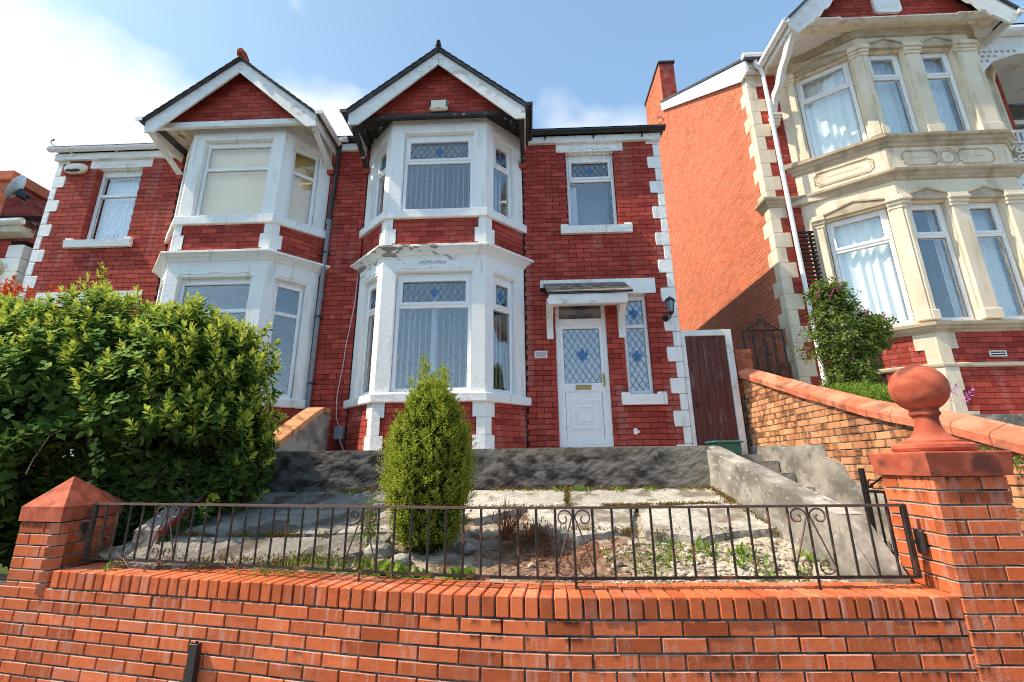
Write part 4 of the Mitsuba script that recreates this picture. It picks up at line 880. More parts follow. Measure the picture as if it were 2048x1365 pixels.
m = MB(); m.box(-16, X1, 9.0, 13.5, 2.0, 6.95); U = put(N, 'upper_wall', m, 'pale_mortar')
brick_zone(N, U, frame((X1, 0, 0), (0, 1, 0), (1, 0, 0)), sbox(9.0, 5.0, 13.5, 6.7), 'facade_brick', 6.7, length=0.243, n0=-0.02, n1=0.005)
brick_zone(N, U, frame((0, 9.0, 0), (1, 0, 0), (0, -1, 0)), sbox(-13.4, 5.0, X1, 6.7), 'side_brick', 6.7, n0=-0.02, n1=0.005)
m = MB(); m.box(-16, X1 + 0.10, 8.9, 13.6, 6.70, 6.79, 0.01); m.box(-16, X1 + 0.05, 8.95, 13.55, 6.79, 6.98, 0.01); put(N, 'parapet', m, 'side_brick')
m = MB(); m.lathe([(0.0, 6.98), (0.13, 6.98), (0.11, 7.3), (0.0, 7.3)], (X1 - 0.25, 11.5, 0), 12); put(N, 'chimney_pot', m, 'lead')
finish_bricks(N, 260)
# ---------------------------------------------------------------- front garden wall, piers, railing
ZC = -0.66
WP = np.array([(-5.6, 3.80), (-3.31, 3.325), (-2.51, 3.165), (-1.64, 2.985), (-0.87, 2.815), (-0.30, 2.71), (0.0, 2.675), (0.24, 2.662), (0.81, 2.665), (1.4, 2.675), (2.2, 2.685), (4.2, 2.70)])
_s = np.r_[0, np.cumsum(np.linalg.norm(np.diff(WP, axis=0), axis=1))]
from scipy.interpolate import PchipInterpolator
_px, _py = PchipInterpolator(_s, WP[:, 0]), PchipInterpolator(_s, WP[:, 1])
S0 = float(_s[1])                    # at the left pier
def wall_at(s, back=0.0):
    p = np.array([_px(s), _py(s)]); t = np.array([_px.derivative()(s), _py.derivative()(s)]); t /= np.linalg.norm(t)
    n = np.array([t[1], -t[0]]); return p - n * back, t, n
def s_of(x): return float(np.interp(x, WP[:, 0], _s))
GW = thing('garden_wall', 'orange brick front garden wall with upright coping bricks, along the bottom of the picture', 'wall')
ss = np.linspace(0, _s[-1], 90); m = MB()
a = [np.r_[wall_at(s, 0.012)[0]] for s in ss]; b = [np.r_[wall_at(s, 0.26)[0]] for s in ss]
m.strip([[(p[0], p[1], -1.62) for p in a], [(p[0], p[1], ZC - 0.106) for p in a], [(p[0], p[1], ZC - 0.106) for p in b], [(p[0], p[1], -1.62) for p in b]], closed=False); GM = put(GW, 'mortar', m, 'grey_mortar')
SL, SH, JT = 0.232, 0.0745, 0.011
BRG = random.Random(3)
for k in range(11):
    zt = ZC - 0.109 - k * SH; s = (k % 2) * SL / 2 - 0.02
    while s < _s[-1] - 0.1:
        e = s + SL
        if s > 0.05:
            p, t, n = wall_at((s + e) / 2); fr = frame((p[0], p[1], 0), (t[0], t[1], 0), (n[0], n[1], 0)); h = (SL - JT) / 2; d = BRG.uniform(-0.0025, 0.0025); r1, r2 = BRG.uniform(-0.0015, 0.0015), BRG.uniform(-0.0015, 0.0015)
            mm = MB(); mm.add(*brick_mesh([(-h + r1, zt - SH + JT / 2), (h + r2, zt - SH + JT / 2 + r1), (h + r2, zt - JT / 2 + r2), (-h + r1, zt - JT / 2)], fr, -0.09, d, 0.0035)); put(GM, 'brick', mm, 'garden_brick')
        s = e
HP = 0.0773; s = S0 + 0.002
m = MB(); send = s_of(2.19)
while s < send:
    p, t, n = wall_at(s + HP / 2); fr = frame((p[0], p[1], 0), (t[0], t[1], 0), (n[0], n[1], 0)); h = (HP - 0.011) / 2; z1 = ZC + BRG.uniform(-0.002, 0.002); z0 = ZC - 0.103; d = 0.004 + BRG.uniform(-0.002, 0.003)
    mm = MB(); BID[0] = (BID[0] + 1) % 241; q = 0.004; L = -0.305
    rows = [[(-h, z0, d), (h, z0, d), (h, z1 - q, d), (-h, z1 - q, d)], [(-h, z0, L), (h, z0, L), (h, z1 - q, L), (-h, z1 - q, L)]]
    mm.obox(fr(0, (z0 + z1) / 2, (d + L) / 2), (fr.u, fr.z, fr.n), (h, (z1 - z0) / 2, (d - L) / 2), 0.0045)
    v, f, uv = mm.arrays(); uv[:, 0] = BID[0] + 0.5; uv[:, 1] = 0.3; mm.t = [uv]
    put(GW, 'coping_brick', mm, 'garden_brick'); s += HP
m = MB(); ss2 = np.linspace(S0, send, 60)
m.strip([[(*wall_at(s, o)[0], z) for s in ss2] for o, z in ((0.012, ZC - 0.104), (0.012, ZC - 0.016), (0.30, ZC - 0.016), (0.30, ZC - 0.2))], closed=False); put(GW, 'coping_bed', m, 'grey_mortar')

def quad_pier(key, q, z0, z1, course, zb0, nb):
    """brick pier on a four-cornered plan; corner order: front-left, front-right, back-right, back-left"""
    q = np.asarray(q, float); c = q.mean(0)
    m = MB(); inner = c + (q - c) * 0.965
    m.strip([[(x, y, z) for x, y in inner] for z in (z0, z1)]); m.add([(x, y, z1) for x, y in inner], [[0, 1, 2], [0, 2, 3]]); core = put(key, 'mortar_core', m, 'grey_mortar')
    for i in range(4):
        a, b = q[i], q[(i + 1) % 4]; u = b - a; L = np.linalg.norm(u); u = u / L; fr = frame((a[0], a[1], 0), (u[0], u[1], 0), (u[1], -u[0], 0))
        k = 0; zt = z1 - 0.004
        while zt > z0 + 0.02:
            split = [0, L * 0.64, L] if (k + i) % 2 == 0 else [0, L * 0.31, L]
            for j in range(2):
                e0 = split[j] + (0 if j == 0 else 0.005); e1 = split[j + 1] - (0 if j == 1 else 0.005); zb = zt - course + 0.010
                mm = MB(); mm.add(*brick_mesh([(e0, zb), (e1, zb), (e1, zt), (e0, zt)], fr, -0.06, BRG.uniform(-0.001, 0.001), 0.003)); put(core, 'brick', mm, 'garden_brick')
            zt -= course; k += 1
    return core
LP = thing('brick_pier', 'square brick pier with a pyramid cap at the left end of the railing', 'gatepost')
lq = np.array([(-3.74, 3.425), (-3.345, 3.335), (-3.455, 3.93), (-3.86, 3.99)])
quad_pier(LP, lq, -0.768, -0.352, 0.0775, 0, 0)
m = MB(); c = lq.mean(0); big = c + (lq - c) * 1.06
for z0, z1 in ((-0.345, -0.245),): m.strip([[(x, y, z) for x, y in (c + (lq - c) * 1.03)], [(x, y, z) for x, y in (c + (lq - c) * 1.03)]][:0] or [[(x, y, z0) for x, y in big], [(x, y, z1) for x, y in big]])
m.add([(x, y, -0.345) for x, y in big] + [(x, y, -0.245) for x, y in big] + [(c[0] - 0.0, c[1] - 0.06, -0.035)], [[0, 2, 1], [0, 3, 2], [4, 5, 8], [5, 6, 8], [6, 7, 8], [7, 4, 8]]); put(LP, 'cap', m, 'terracotta')
RP = thing('brick_pier', 'tall brick pier topped with a terracotta ball finial at the right end of the railing', 'gatepost')
rq = np.array([(2.185, 2.672), (2.575, 2.672), (2.585, 3.06), (2.195, 3.06)])
quad_pier(RP, rq, -1.6, -0.072, 0.0745, 0, 0)
m = MB(); c = rq.mean(0)
def sq(k, z): return [(c[0] + (x - c[0]) * k, c[1] + (y - c[1]) * k, z) for x, y in rq]
m.strip([sq(0.98, -0.072), sq(1.10, -0.070), sq(1.17, 0.052), sq(1.15, 0.060)]); m.add(sq(1.15, 0.06), [[0, 1, 2], [0, 2, 3]]); m.add(sq(0.98, -0.072), [[0, 2, 1], [0, 3, 2]]); put(RP, 'cap', m, 'terracotta')
m = MB(); prof = [(0.0, 0.06), (0.175, 0.06), (0.19, 0.066), (0.197, 0.082), (0.193, 0.10), (0.178, 0.110), (0.155, 0.113), (0.152, 0.124), (0.125, 0.128), (0.095, 0.150), (0.072, 0.18), (0.062, 0.215), (0.060, 0.255), (0.066, 0.272), (0.075, 0.278), (0.077, 0.290), (0.071, 0.297), (0.070, 0.303)]
prof += [(0.146 * math.cos(t), 0.442 + 0.146 * math.sin(t)) for t in np.linspace(-1.08, math.pi / 2, 22)]
m.lathe(prof, (c[0] + 0.02, c[1] + 0.02, 0), 48); put(RP, 'ball_finial', m, 'terracotta', smooth=35)

RL = thing('railing', 'low rusty black iron railing with scrolls standing on the front garden wall', 'railing')
def rl(s, z): p, t, n = wall_at(s, 0.15); return np.array([p[0], p[1], z])
r0, r1 = S0 + 0.055, s_of(2.115); zt, zb = -0.232, -0.603
for z, nmn in ((zt, 'top_rail'), (zb, 'bottom_rail')):
    m = MB(); m.tube([rl(s, z) for s in np.linspace(r0, r1, 40)], 0.0105, 4); put(RL, nmn, m, 'rail_iron' if z == zt else 'iron')
legs = [s_of(x) for x in (-2.60, -1.09, 0.24, 1.575)]
bars = [r0, r1]
SP = 0.1115
ks = np.array(legs)
pos = []
for i in range(3):
    n = int(round((ks[i + 1] - ks[i]) / SP)); pos += list(np.linspace(ks[i], ks[i + 1], n, endpoint=False))
pos += list(np.arange(ks[3], r1 - 0.03, SP)) + list(np.arange(ks[0] - SP, r0 + 0.03, -SP))
for s in sorted(pos):
    isleg = min(abs(s - k) for k in legs) < 1e-6
    m = MB(); j = BRG.uniform(-0.002, 0.002); m.tube([rl(s + j, ZC - 0.01 if isleg else zb), rl(s, (zb + zt) / 2), rl(s, zt)], 0.0075, 6); put(RL, 'leg' if isleg else 'bar', m, 'iron')
for s in bars:
    m = MB(); m.tube([rl(s, zb - 0.005), rl(s, zt + 0.005)], 0.017, 4); put(RL, 'end_post', m, 'iron')
for lg in legs:
    for sg in (-1, 1):
        pts = []
        for t in np.linspace(0, 1, 60):
            if t < 0.38: a = (1 - t / 0.38) * 7.4; r = 0.010 + 0.043 * (t / 0.38); pts.append((sg * (0.060 + r * math.cos(math.pi - a) * 1.0), zt - 0.058 + r * math.sin(math.pi - a) * 1.0))
            elif t > 0.70: q = (t - 0.70) / 0.30; a = q * 7.0; r = 0.046 * (1 - q) + 0.009; pts.append((sg * (0.058 + r * math.cos(a)), zb + 0.060 - r * math.sin(a)))
            else: pass
        # straight tie between the two curls
        up = [p for p in pts[:23]]; lo = pts[len(up):]
        line = [(up[-1][0] + (lo[0][0] - up[-1][0]) * q, up[-1][1] + (lo[0][1] - up[-1][1]) * q) for q in np.linspace(0.1, 0.9, 6)]
        m = MB(); m.tube([rl(lg + u, z) for u, z in up + line + lo], 0.0050, 5); put(RL, 'scroll', m, 'rail_iron')
for s, dx in ((r0, -0.06), (r1, 0.055)):
    p, t, n = wall_at(s, 0.15); q = np.array([p[0] + dx * 0.5, p[1], -0.42])
    m = MB(); m.tube([(p[0], p[1], -0.43), (p[0] + dx, p[1], -0.42)], 0.009, 5); m.box(p[0] + dx - 0.012, p[0] + dx + 0.012, p[1] - 0.03, p[1] + 0.03, -0.49, -0.36, 0.008); put(RL, 'wall_plate', m, 'iron')

# ---------------------------------------------------------------- ground
def gz(x, y):
    return -0.70 + 0.212 * (np.asarray(y, float) - 3.15)
def sheet(name, xs, ys, zf, bsdf, kind='structure', smooth=True):
    X, Y = np.meshgrid(xs, ys); Z = zf(X, Y); v = np.stack([X, Y, Z], -1).reshape(-1, 3); nx, ny = len(xs), len(ys); f = []
    i, j = np.meshgrid(np.arange(ny - 1), np.arange(nx - 1), indexing='ij'); o = (i * nx + j).ravel(); f = np.stack([o, o + 1, o + nx + 1, o + nx], 1)
    mb = MB(); mb.add(v, f); return put('', name, mb, bsdf, smooth=smooth, kind=kind)
sheet('road', np.linspace(-300, 300, 3), np.linspace(-300, 0.6, 3), lambda x, y: x * 0 - 1.72, 'asphalt')
sheet('pavement', np.linspace(-300, 300, 3), np.array([0.6, 0.601, 2.8, 4.4]), lambda x, y: np.where(y < 0.6005, -1.72, -1.60), 'paving', smooth=False)
def hill(x, y): return np.where(y < 5.4, -1.50 + 0.20 * (y - 2.9), -0.62) + np.clip(y - 40, 0, 999) * -0.02
sheet('hillside', np.r_[-300, np.linspace(-40, 40, 41), 300], np.r_[3.35, 4, 5.39, 5.41, 8, 15, 40, 300], lambda x, y: hill(x, y) - np.where(x < -3.3, 0.25, 0.0), 'grass_green')
def soilz(x, y):
    p = np.stack([x, y, x * 0], -1); nz = meshkit.fbm(p * 3.0, 3, 2) - 0.5; f = meshkit.fbm(p * 16.0, 3, 5) - 0.5
    return gz(x, y) - 0.02 + 0.06 * nz + 0.035 * f
_X, _T = np.meshgrid(np.linspace(-3.30, 2.12, 220), np.linspace(0, 1, 110)); _y0 = np.interp(_X, WP[:, 0], WP[:, 1]) + 0.285; _Y = _y0 + (5.3 - _y0) * _T
_o = (np.arange(109)[:, None] * 220 + np.arange(219)).ravel(); mb = MB(); mb.add(np.stack([_X, _Y, soilz(_X, _Y)], -1).reshape(-1, 3), np.stack([_o, _o + 1, _o + 221, _o + 220], 1)); put('', 'garden_soil', mb, 'soil', smooth=True, kind='structure')
# cracked concrete paving of the sloping garden
PV = nm('', 'garden_paving'); tag(PV, kind='structure')
srng = np.random.default_rng(8)
def jag(poly, amt=0.02, step=0.06):
    p = np.array(poly.exterior.coords)[:-1]; out = []
    for i in range(len(p)):
        a, b = p[i], p[(i + 1) % len(p)]; n = max(1, int(np.linalg.norm(b - a) / step))
        for k in range(n): out.append(a + (b - a) * k / n + srng.normal(0, amt * 0.4, 2))
    return Polygon(out).buffer(0)
slabs = [([(-2.95, 4.62), (-1.35, 4.60), (-1.33, 5.20), (-2.95, 5.20)], 0.0), ([(-1.30, 4.60), (0.32, 4.58), (0.36, 5.20), (-1.29, 5.20)], 0.008), ([(0.37, 4.58), (1.93, 4.66), (1.93, 5.20), (0.40, 5.20)], 0.004),
         ([(-2.95, 3.96), (-1.62, 3.92), (-1.38, 4.56), (-2.95, 4.58)], 0.006), ([(-1.58, 3.92), (-1.06, 3.95), (-1.0, 4.2), (-0.45, 4.25), (-0.1, 4.55), (-1.34, 4.56)], 0.014),
         ([(-0.02, 4.05), (0.35, 3.84), (0.80, 3.98), (0.95, 4.5), (0.33, 4.54), (-0.04, 4.54)], 0.012), ([(0.90, 3.92), (1.30, 3.78), (1.62, 3.90), (1.93, 3.96), (1.93, 4.60), (1.0, 4.53)], 0.02),
         ([(-3.0, 3.42), (-2.3, 3.36), (-1.72, 3.46), (-1.64, 3.88), (-2.95, 3.92)], -0.004), ([(-1.66, 3.50), (-1.35, 3.42), (-1.12, 3.66), (-1.12, 3.88), (-1.60, 3.86)], 0.02)]
for pl, lift in slabs:
    g = jag(Polygon(pl), 0.022); g = max(getattr(g, 'geoms', [g]), key=lambda q: q.area)
    base = trimesh.creation.extrude_polygon(g, 1.0, engine='earcut'); v = np.array(base.vertices); top = v[:, 2] > 0.5
    try:
        mm = trimesh.Trimesh(v, base.faces).subdivide_to_size(0.07, max_iter=8); v = np.array(mm.vertices); ff = mm.faces
    except Exception: ff = base.faces
    zz = gz(v[:, 0], v[:, 1]) + lift + (v[:, 2] - 1) * 0.085
    p3 = np.stack([v[:, 0], v[:, 1], v[:, 2] * 0.1], -1)
    zz = zz + 0.022 * (meshkit.fbm(p3 * 4, 3, 4) - 0.5) + 0.02
    mb = MB(); mb.add(np.stack([v[:, 0] + 0.012 * (meshkit.noise(p3 * 30, 7) - 0.5), v[:, 1] + 0.012 * (meshkit.noise(p3 * 30, 9) - 0.5), zz], 1), ff); put(PV, 'slab', mb, 'shaded_dark_slab' if pl[0][0] < -1.6 else 'slab')
# rubble
def stones(name, n, area, size, bsdf, seed, label, lift=0.0, flat=0.6):
    r = np.random.default_rng(seed); ico = trimesh.creation.icosphere(subdivisions=0); mb = MB()
    for i in range(n):
        x, y = area(r); s = size * r.lognormal(0, 0.45); sc = np.array([1, r.uniform(0.6, 1), r.uniform(0.35, flat)]) * s
        v = np.array(ico.vertices) * (1 + 0.35 * (r.random((12, 1)) - 0.5)) * sc; R = trimesh.transformations.random_rotation_matrix(r.random(3))[:3, :3]; Z = trimesh.transformations.rotation_matrix(r.uniform(0, 6.28), (0, 0, 1))[:3, :3]
        Rt = trimesh.transformations.rotation_matrix(r.normal(0, 0.35), (1, 0, 0))[:3, :3]
        v = v @ Rt.T @ Z.T + (x, y, float(soilz(np.array([x]), np.array([y]))[0]) + sc[2] * 0.3 + lift); mb.add(v, ico.faces, np.full((12, 2), (i % 200 + 0.5, 0.5)))
    return put('', name, mb, bsdf, label=label, cat=name.replace('_', ' '), kind='stuff')
stones('rubble', 900, lambda r: (min(2.0, r.uniform(0.5, 2.02)), 2.98 + abs(r.normal(0, 0.42)) % 0.85), 0.017, 'stone_chip', 1, 'pale broken stone rubble behind the right half of the railing')
stones('gravel', 500, lambda r: (lambda x: (x, float(np.interp(x, WP[:, 0], WP[:, 1])) + 0.30 + r.uniform(0.0, 0.5)))(r.uniform(-3.0, 2.02)), 0.009, 'stone_chip', 2, 'small loose stones strewn over the soil behind the railing')
def litter():
    r = np.random.default_rng(12); mb = MB()
    for i in range(1600):
        q = r.normal(0, 1, 2); x, y = (0.15, 3.62) + q * np.array([0.38, 0.30]) if i < 1200 else (0.0 + q[0] * 0.12, 3.80 + q[1] * 0.1)
        if y < 2.98: continue
        z = float(soilz(np.array([x]), np.array([y]))[0]) + r.uniform(0.0, 0.02 if i < 1200 else 0.16); d = r.normal(0, 1, 3) * (1, 1, 0.25 if i < 1200 else 0.8); d = d / np.linalg.norm(d) * r.uniform(0.02, 0.05); w = np.cross(d, (0.1, 0.2, 1)); w = w / np.linalg.norm(w) * 0.003
        mb.add([(x, y, z) - d - w, (x, y, z) - d + w, (x, y, z) + d + w, (x, y, z) + d - w], [[0, 1, 2], [0, 2, 3]])
    put('', 'needle_litter', mb, 'dead_needles', label='rust brown dead needles lying beside the yew', cat='litter', kind='stuff')
litter()
for i, (x, y, s) in enumerate(((-1.13, 3.60, 0.11), (-0.50, 3.70, 0.08), (-0.93, 3.47, 0.07))):
    v = np.array(trimesh.creation.icosphere(subdivisions=2).vertices); f = trimesh.creation.icosphere(subdivisions=2).faces; k = 1 + 0.5 * (meshkit.fbm(v * 1.6 + i * 7, 3, 3)[:, None] - 0.5)
    mb = MB(); mb.add(v * k * (s, s * 0.8, s * 0.62) + (x, y, float(soilz(np.array([x]), np.array([y]))[0]) + 0.03), f); put('', 'stone', mb, 'slab', label=('largest grey stone at the left foot of the yew', 'grey stone at the right foot of the yew', 'small grey stone just in front of the yew')[i], cat='stone')

# ---------------------------------------------------------------- retaining wall, flank wall, steps, party walls
def rough_slab(pts, holes=None, size=0.06, amp=0.02, seed=1, bias=None):
    m = trimesh.Trimesh(*pts).subdivide_to_size(size, max_iter=10) if isinstance(pts, tuple) else pts
    v = np.array(m.vertices); n = np.array(m.vertex_normals); d = amp * (meshkit.fbm(v * 5.0, 4, seed) - 0.5) * 2
    return v + n * d[:, None], m.faces
def prism_quad(a, b):      # two quads (4x3 each) -> closed hexahedron
    v = np.vstack([a, b]); f = [[0, 2, 1], [0, 3, 2], [4, 5, 6], [4, 6, 7]]
    for i in range(4): j = (i + 1) % 4; f += [[i, j, 4 + j], [i, 4 + j, 4 + i]]
    m = trimesh.Trimesh(v, f); m.fix_normals(); return m
def conc_wall(name, label, a, b, bsdf, amp=0.02, size=0.06, seed=1):
    m = prism_quad(np.array(a, float), np.array(b, float)); v, f = rough_slab(m.subdivide_to_size(size, max_iter=10), amp=amp, seed=seed)
    mb = MB(); mb.add(v, f); return put('', name, mb, bsdf, smooth=True, label=label, cat='wall')
conc_wall('retaining_wall', 'low blackened rough concrete wall across the garden below the house', [(-3.0, 5.24, -0.6), (1.98, 5.26, -0.6), (1.98, 5.26, 0.205), (-3.0, 5.24, 0.195)], [(-3.0, 5.46, -0.6), (1.98, 5.46, -0.6), (1.98, 5.46, 0.21), (-3.0, 5.46, 0.20)], 'dark_concrete', 0.005, 0.05, 3)
conc_wall('flank_wall', 'sloping grey concrete wall between the garden and the steps', [(1.965, 3.20, -1.0), (2.135, 3.20, -1.0), (2.135, 3.20, -0.315), (1.965, 3.20, -0.315)], [(1.955, 5.46, -1.0), (2.185, 5.46, -1.0), (2.185, 5.46, 0.205), (1.955, 5.46, 0.205)], 'concrete', 0.010, 0.07, 5)
_q = prism_quad(np.array([(1.968, 2.93, -1.0), (2.138, 2.93, -1.0), (2.138, 2.93, -0.63), (1.968, 2.93, -0.63)]), np.array([(1.966, 3.205, -1.0), (2.136, 3.205, -1.0), (2.136, 3.205, -0.314), (1.966, 3.205, -0.314)])); _v, _f = rough_slab(_q.subdivide_to_size(0.07, max_iter=10), amp=0.008, seed=5); m = MB(); m.add(_v, _f); put('flank_wall', 'sloped_end', m, 'concrete', smooth=True)
m = MB(); m.box(-3.0, 2.16, 5.47, 7.3, -0.6, 0.14); m.box(2.16, 3.28, 6.75, 7.3, -0.6, 0.135); put('', 'terrace', m, 'paving', kind='structure')
GS = thing('garden_steps', 'grey concrete steps rising between the sloping wall and the brick boundary wall', 'steps')
for k in range(9):
    y = 3.60 + 0.34 * k; z = -1.12 + 0.145 * k
    mm = prism_quad(np.array([(2.15, y, -1.4), (3.26, y, -1.4), (3.26, y, z), (2.15, y, z)]), np.array([(2.15, y + 0.62, -1.4), (3.26, y + 0.62, -1.4), (3.26, y + 0.62, z), (2.15, y + 0.62, z)])); v, f = rough_slab(mm.subdivide_to_size(0.1), amp=0.008, seed=k)
    mb = MB(); mb.add(v, f); put(GS, 'step', mb, 'concrete')
BW = thing('boundary_wall', 'stained buff brick boundary wall with a sloping terracotta tile coping, right of the steps', 'wall')
BFr = frame((3.30, 0, 0), (0, -1, 0), (-1, 0, 0))
top = [(7.08, 1.33), (5.64, 0.815), (4.41, 0.405), (3.83, 0.265), (3.24, 0.07), (2.6, -0.14), (1.2, -0.6)]
tz = lambda y: np.interp(y, [t[0] for t in top[::-1]], [t[1] for t in top[::-1]])
body = Polygon([(-y, z) for y, z in top] + [(-1.2, -1.6), (-7.08, -1.6)])
m = MB(); m.prism(body.buffer(-0.003), BFr, -0.22, 0.0); bm = put(BW, 'mortar', m, 'grey_mortar')
skirt = Polygon([(-7.3, -1.5), (-7.3, 0.27), (-5.36, 0.205), (-5.33, 0.07), (-5.09, -0.01), (-5.02, -0.15), (-4.70, -0.26), (-4.3, -0.42), (-4.0, -0.55), (-3.4, -0.8), (-3.0, -1.0), (-2.5, -1.5)])
brick_zone(BW, bm, BFr, body.difference(skirt.buffer(-0.05)), 'buff_brick', 1.33, course=0.0745, length=0.228, joint=0.011, n0=-0.05, n1=0.006, bev=0.003, jit=0.003)
finish_bricks(BW)
m = trimesh.creation.extrude_polygon(jag(skirt, 0.012, 0.08), 0.1, engine='earcut').subdivide_to_size(0.12); v = np.array(m.vertices); w = BFr(v[:, 0], v[:, 1], v[:, 2] * 1.0 - 0.075 + 0.012 * (meshkit.fbm(np.stack([v[:, 0], v[:, 1], v[:, 2]], 1) * 5, 3, 2) - 0.5))
mb = MB(); mb.add(w, m.faces); put(BW, 'render_skirt', mb, 'concrete')
y = 7.12; k = 0
while y > 1.3:
    L = 0.30; y2 = y - L * 0.95; z, z2 = float(tz(y)), float(tz(y2)); d = 0.008
    pr = [(0.045, -0.02), (0.05, 0.045), (0.035, 0.075), (-0.10, 0.135), (-0.22, 0.085), (-0.26, 0.05), (-0.26, -0.02)]
    e = BRG.uniform(-0.004, 0.004)
    mb = MB(); mb.strip([[BFr(-yy, zz + b + e, a).tolist() for a, b in pr] for yy, zz in ((y - d / 2, z), (y2 + d / 2, z2))])
    n = len(pr)
    for yy, zz, fl in ((y - d / 2, z, 1), (y2 + d / 2, z2, -1)):
        mb.add([BFr(-yy, zz + b + e, a).tolist() for a, b in pr], [[0, i, i + 1][::fl] for i in range(1, n - 1)])
    put(BW, 'coping_tile', mb, 'coping_tile'); y = y2
PW = thing('party_wall', 'sloping brick dividing wall left of the front garden, patched with render and ivy', 'wall')
PFr = frame((-2.985, 0, 0), (0, -1, 0), (1, 0, 0))
ptop = [(6.75, 0.86), (6.46, 0.86), (5.30, 0.27), (4.12, -0.26), (3.80, -0.42)]
pb = Polygon([(-y, z - 0.07) for y, z in ptop] + [(-3.80, -1.2), (-6.75, -1.2)])
PFm = frame((-2.985, 0, 0), (0, 1, 0), (1, 0, 0)); pb = affinity.scale(Polygon([(-6.75, -1.2), (-6.75, 0.79), (-6.46, 0.79), (-5.40, 0.25), (-5.2, 0.21), (-4.7, -0.03), (-4.12, -0.30), (-3.80, -0.46), (-3.80, -1.2)]), -1, 1, origin=(0, 0))
m = MB(); m.prism(pb, PFm, -0.20, 0.0); pm = put(PW, 'core', m, 'concrete')
brick_zone(PW, pm, PFm, pb.intersection(Polygon([(3.8, -1), (3.8, -0.46), (4.12, -0.30), (4.7, -0.03), (5.2, 0.21), (5.2, 0.02), (4.7, -0.20), (4.3, -0.45), (4.1, -1)])), 'facade_brick', 0.8, course=0.075, n0=-0.05, n1=0.012, bev=0.003, jit=0.006)
finish_bricks(PW)
y = 6.72
pt = lambda y: float(np.interp(y, [t[0] for t in ptop[::-1]], [t[1] for t in ptop[::-1]]))
while y > 5.45:
    y2 = y - 0.225; mb = MB(); a, b = pt(y), pt(y2); u = np.array([0, y - y2, a - b]); L = np.linalg.norm(u); u = u / L
    mb.obox((-3.085, (y + y2) / 2, (a + b) / 2 - 0.035), ((1, 0, 0), u, np.cross((1, 0, 0), u)), (0.125, L / 2 - 0.005, 0.036), 0.008); put(PW, 'coping_brick', mb, 'buff_brick'); y = y2
# ---------------------------------------------------------------- foliage
def unit(a): return a / (np.linalg.norm(a, axis=-1, keepdims=True) + 1e-9)
def leaf_mesh(P, D, N, L, W, rng, fold=0.25, droop=0.15, mb=None):
    """many folded leaves: base P, direction D, face normal N, length L, width W"""
    P, D, N = (np.asarray(q, float).reshape(-1, 3) for q in (P, D, N)); n = len(P); D = unit(D); S = unit(np.cross(D, N)); N = unit(np.cross(S, D))
    L = np.broadcast_to(L, (n,))[:, None]; W = np.broadcast_to(W, (n,))[:, None]
    mid = P + D * L * 0.54 - N * W * fold; tip = P + D * L - N * L * droop
    l = P + D * L * 0.54 + S * W * 0.5; r = P + D * L * 0.54 - S * W * 0.5
    v = np.stack([P, l, mid, r, tip], 1).reshape(-1, 3); o = np.arange(n)[:, None, None] * 5
    f = (np.array([[0, 3, 2], [0, 2, 1], [1, 2, 4], [2, 3, 4]])[None] + o).reshape(-1, 3)
    uv = np.repeat(np.stack([rng.integers(0, 240, n) + 0.5, rng.random(n)], 1), 5, 0)
    mb = mb or MB(); mb.add(v, f, uv); return mb
def rosettes(tips, axes, rng, k, th, L, W, spread=0.25, mb=None, fold=0.25, droop=0.15, up=0.0):
    n = len(tips); axes = unit(axes); ref = np.where(np.abs(axes[:, 2:]) < 0.9, [[0, 0, 1.0]], [[1.0, 0, 0]]); a = unit(np.cross(axes, ref)); b = np.cross(axes, a); ph0 = rng.random(n) * 6.28
    for i in range(k):
        ph = ph0 + i * 2.4 + rng.normal(0, 0.25, n); t = np.radians(th[0] + (th[1] - th[0]) * (i + 0.5) / k) + rng.normal(0, spread * 0.5, n)
        rad = a * np.cos(ph)[:, None] + b * np.sin(ph)[:, None]; D = axes * np.cos(t)[:, None] + rad * np.sin(t)[:, None] + np.array([0, 0, up]); Nn = axes * np.sin(t)[:, None] - rad * np.cos(t)[:, None]
        base = tips - axes * (0.012 * i)
        mb = leaf_mesh(base, D, Nn, L * rng.uniform(0.7, 1.15, n), W * rng.uniform(0.8, 1.15, n), rng, fold, droop, mb)
    return mb
def blob_points(blobs, n, rng, keep=lambda p, nn: np.ones(len(p), bool), lump=0.10, freq=2.6, seed=1):
    out, nor = [], []
    A = np.array([(r[0] * r[1] + r[1] * r[2] + r[0] * r[2]) for _, r in blobs]); A = A / A.sum()
    for (c, r), a in zip(blobs, A):
        m = int(n * a * 1.6); u = unit(rng.normal(size=(m, 3))); p = np.array(c) + u * r; nn = unit(u / np.array(r)); p = p + nn * ((meshkit.fbm(p * freq, 3, seed) - 0.5) * 2 * lump)[:, None]
        ok = keep(p, nn)
        for c2, r2 in blobs:
            if c2 is not c: ok &= ((((p - np.array(c2)) / (np.array(r2) * 0.93)) ** 2).sum(1) > 1)
        out.append(p[ok]); nor.append(nn[ok])
    return np.vstack(out), np.vstack(nor)
rg = np.random.default_rng(21)
BUSH = [((-5.0, 5.0, 0.55), (1.65, 0.95, 1.40)), ((-3.85, 4.95, 0.70), (0.98, 0.85, 1.08)), ((-3.45, 4.85, 0.15), (0.66, 0.6, 0.62)), ((-6.7, 5.1, 0.55), (1.5, 1.0, 1.50)), ((-4.5, 4.35, -0.10), (1.05, 0.58, 0.75)), ((-5.6, 4.2, 0.0), (1.0, 0.55, 0.85)), ((-5.9, 3.95, 0.1), (0.9, 0.5, 0.7)), ((-3.75, 4.55, -0.25), (0.55, 0.45, 0.5))]
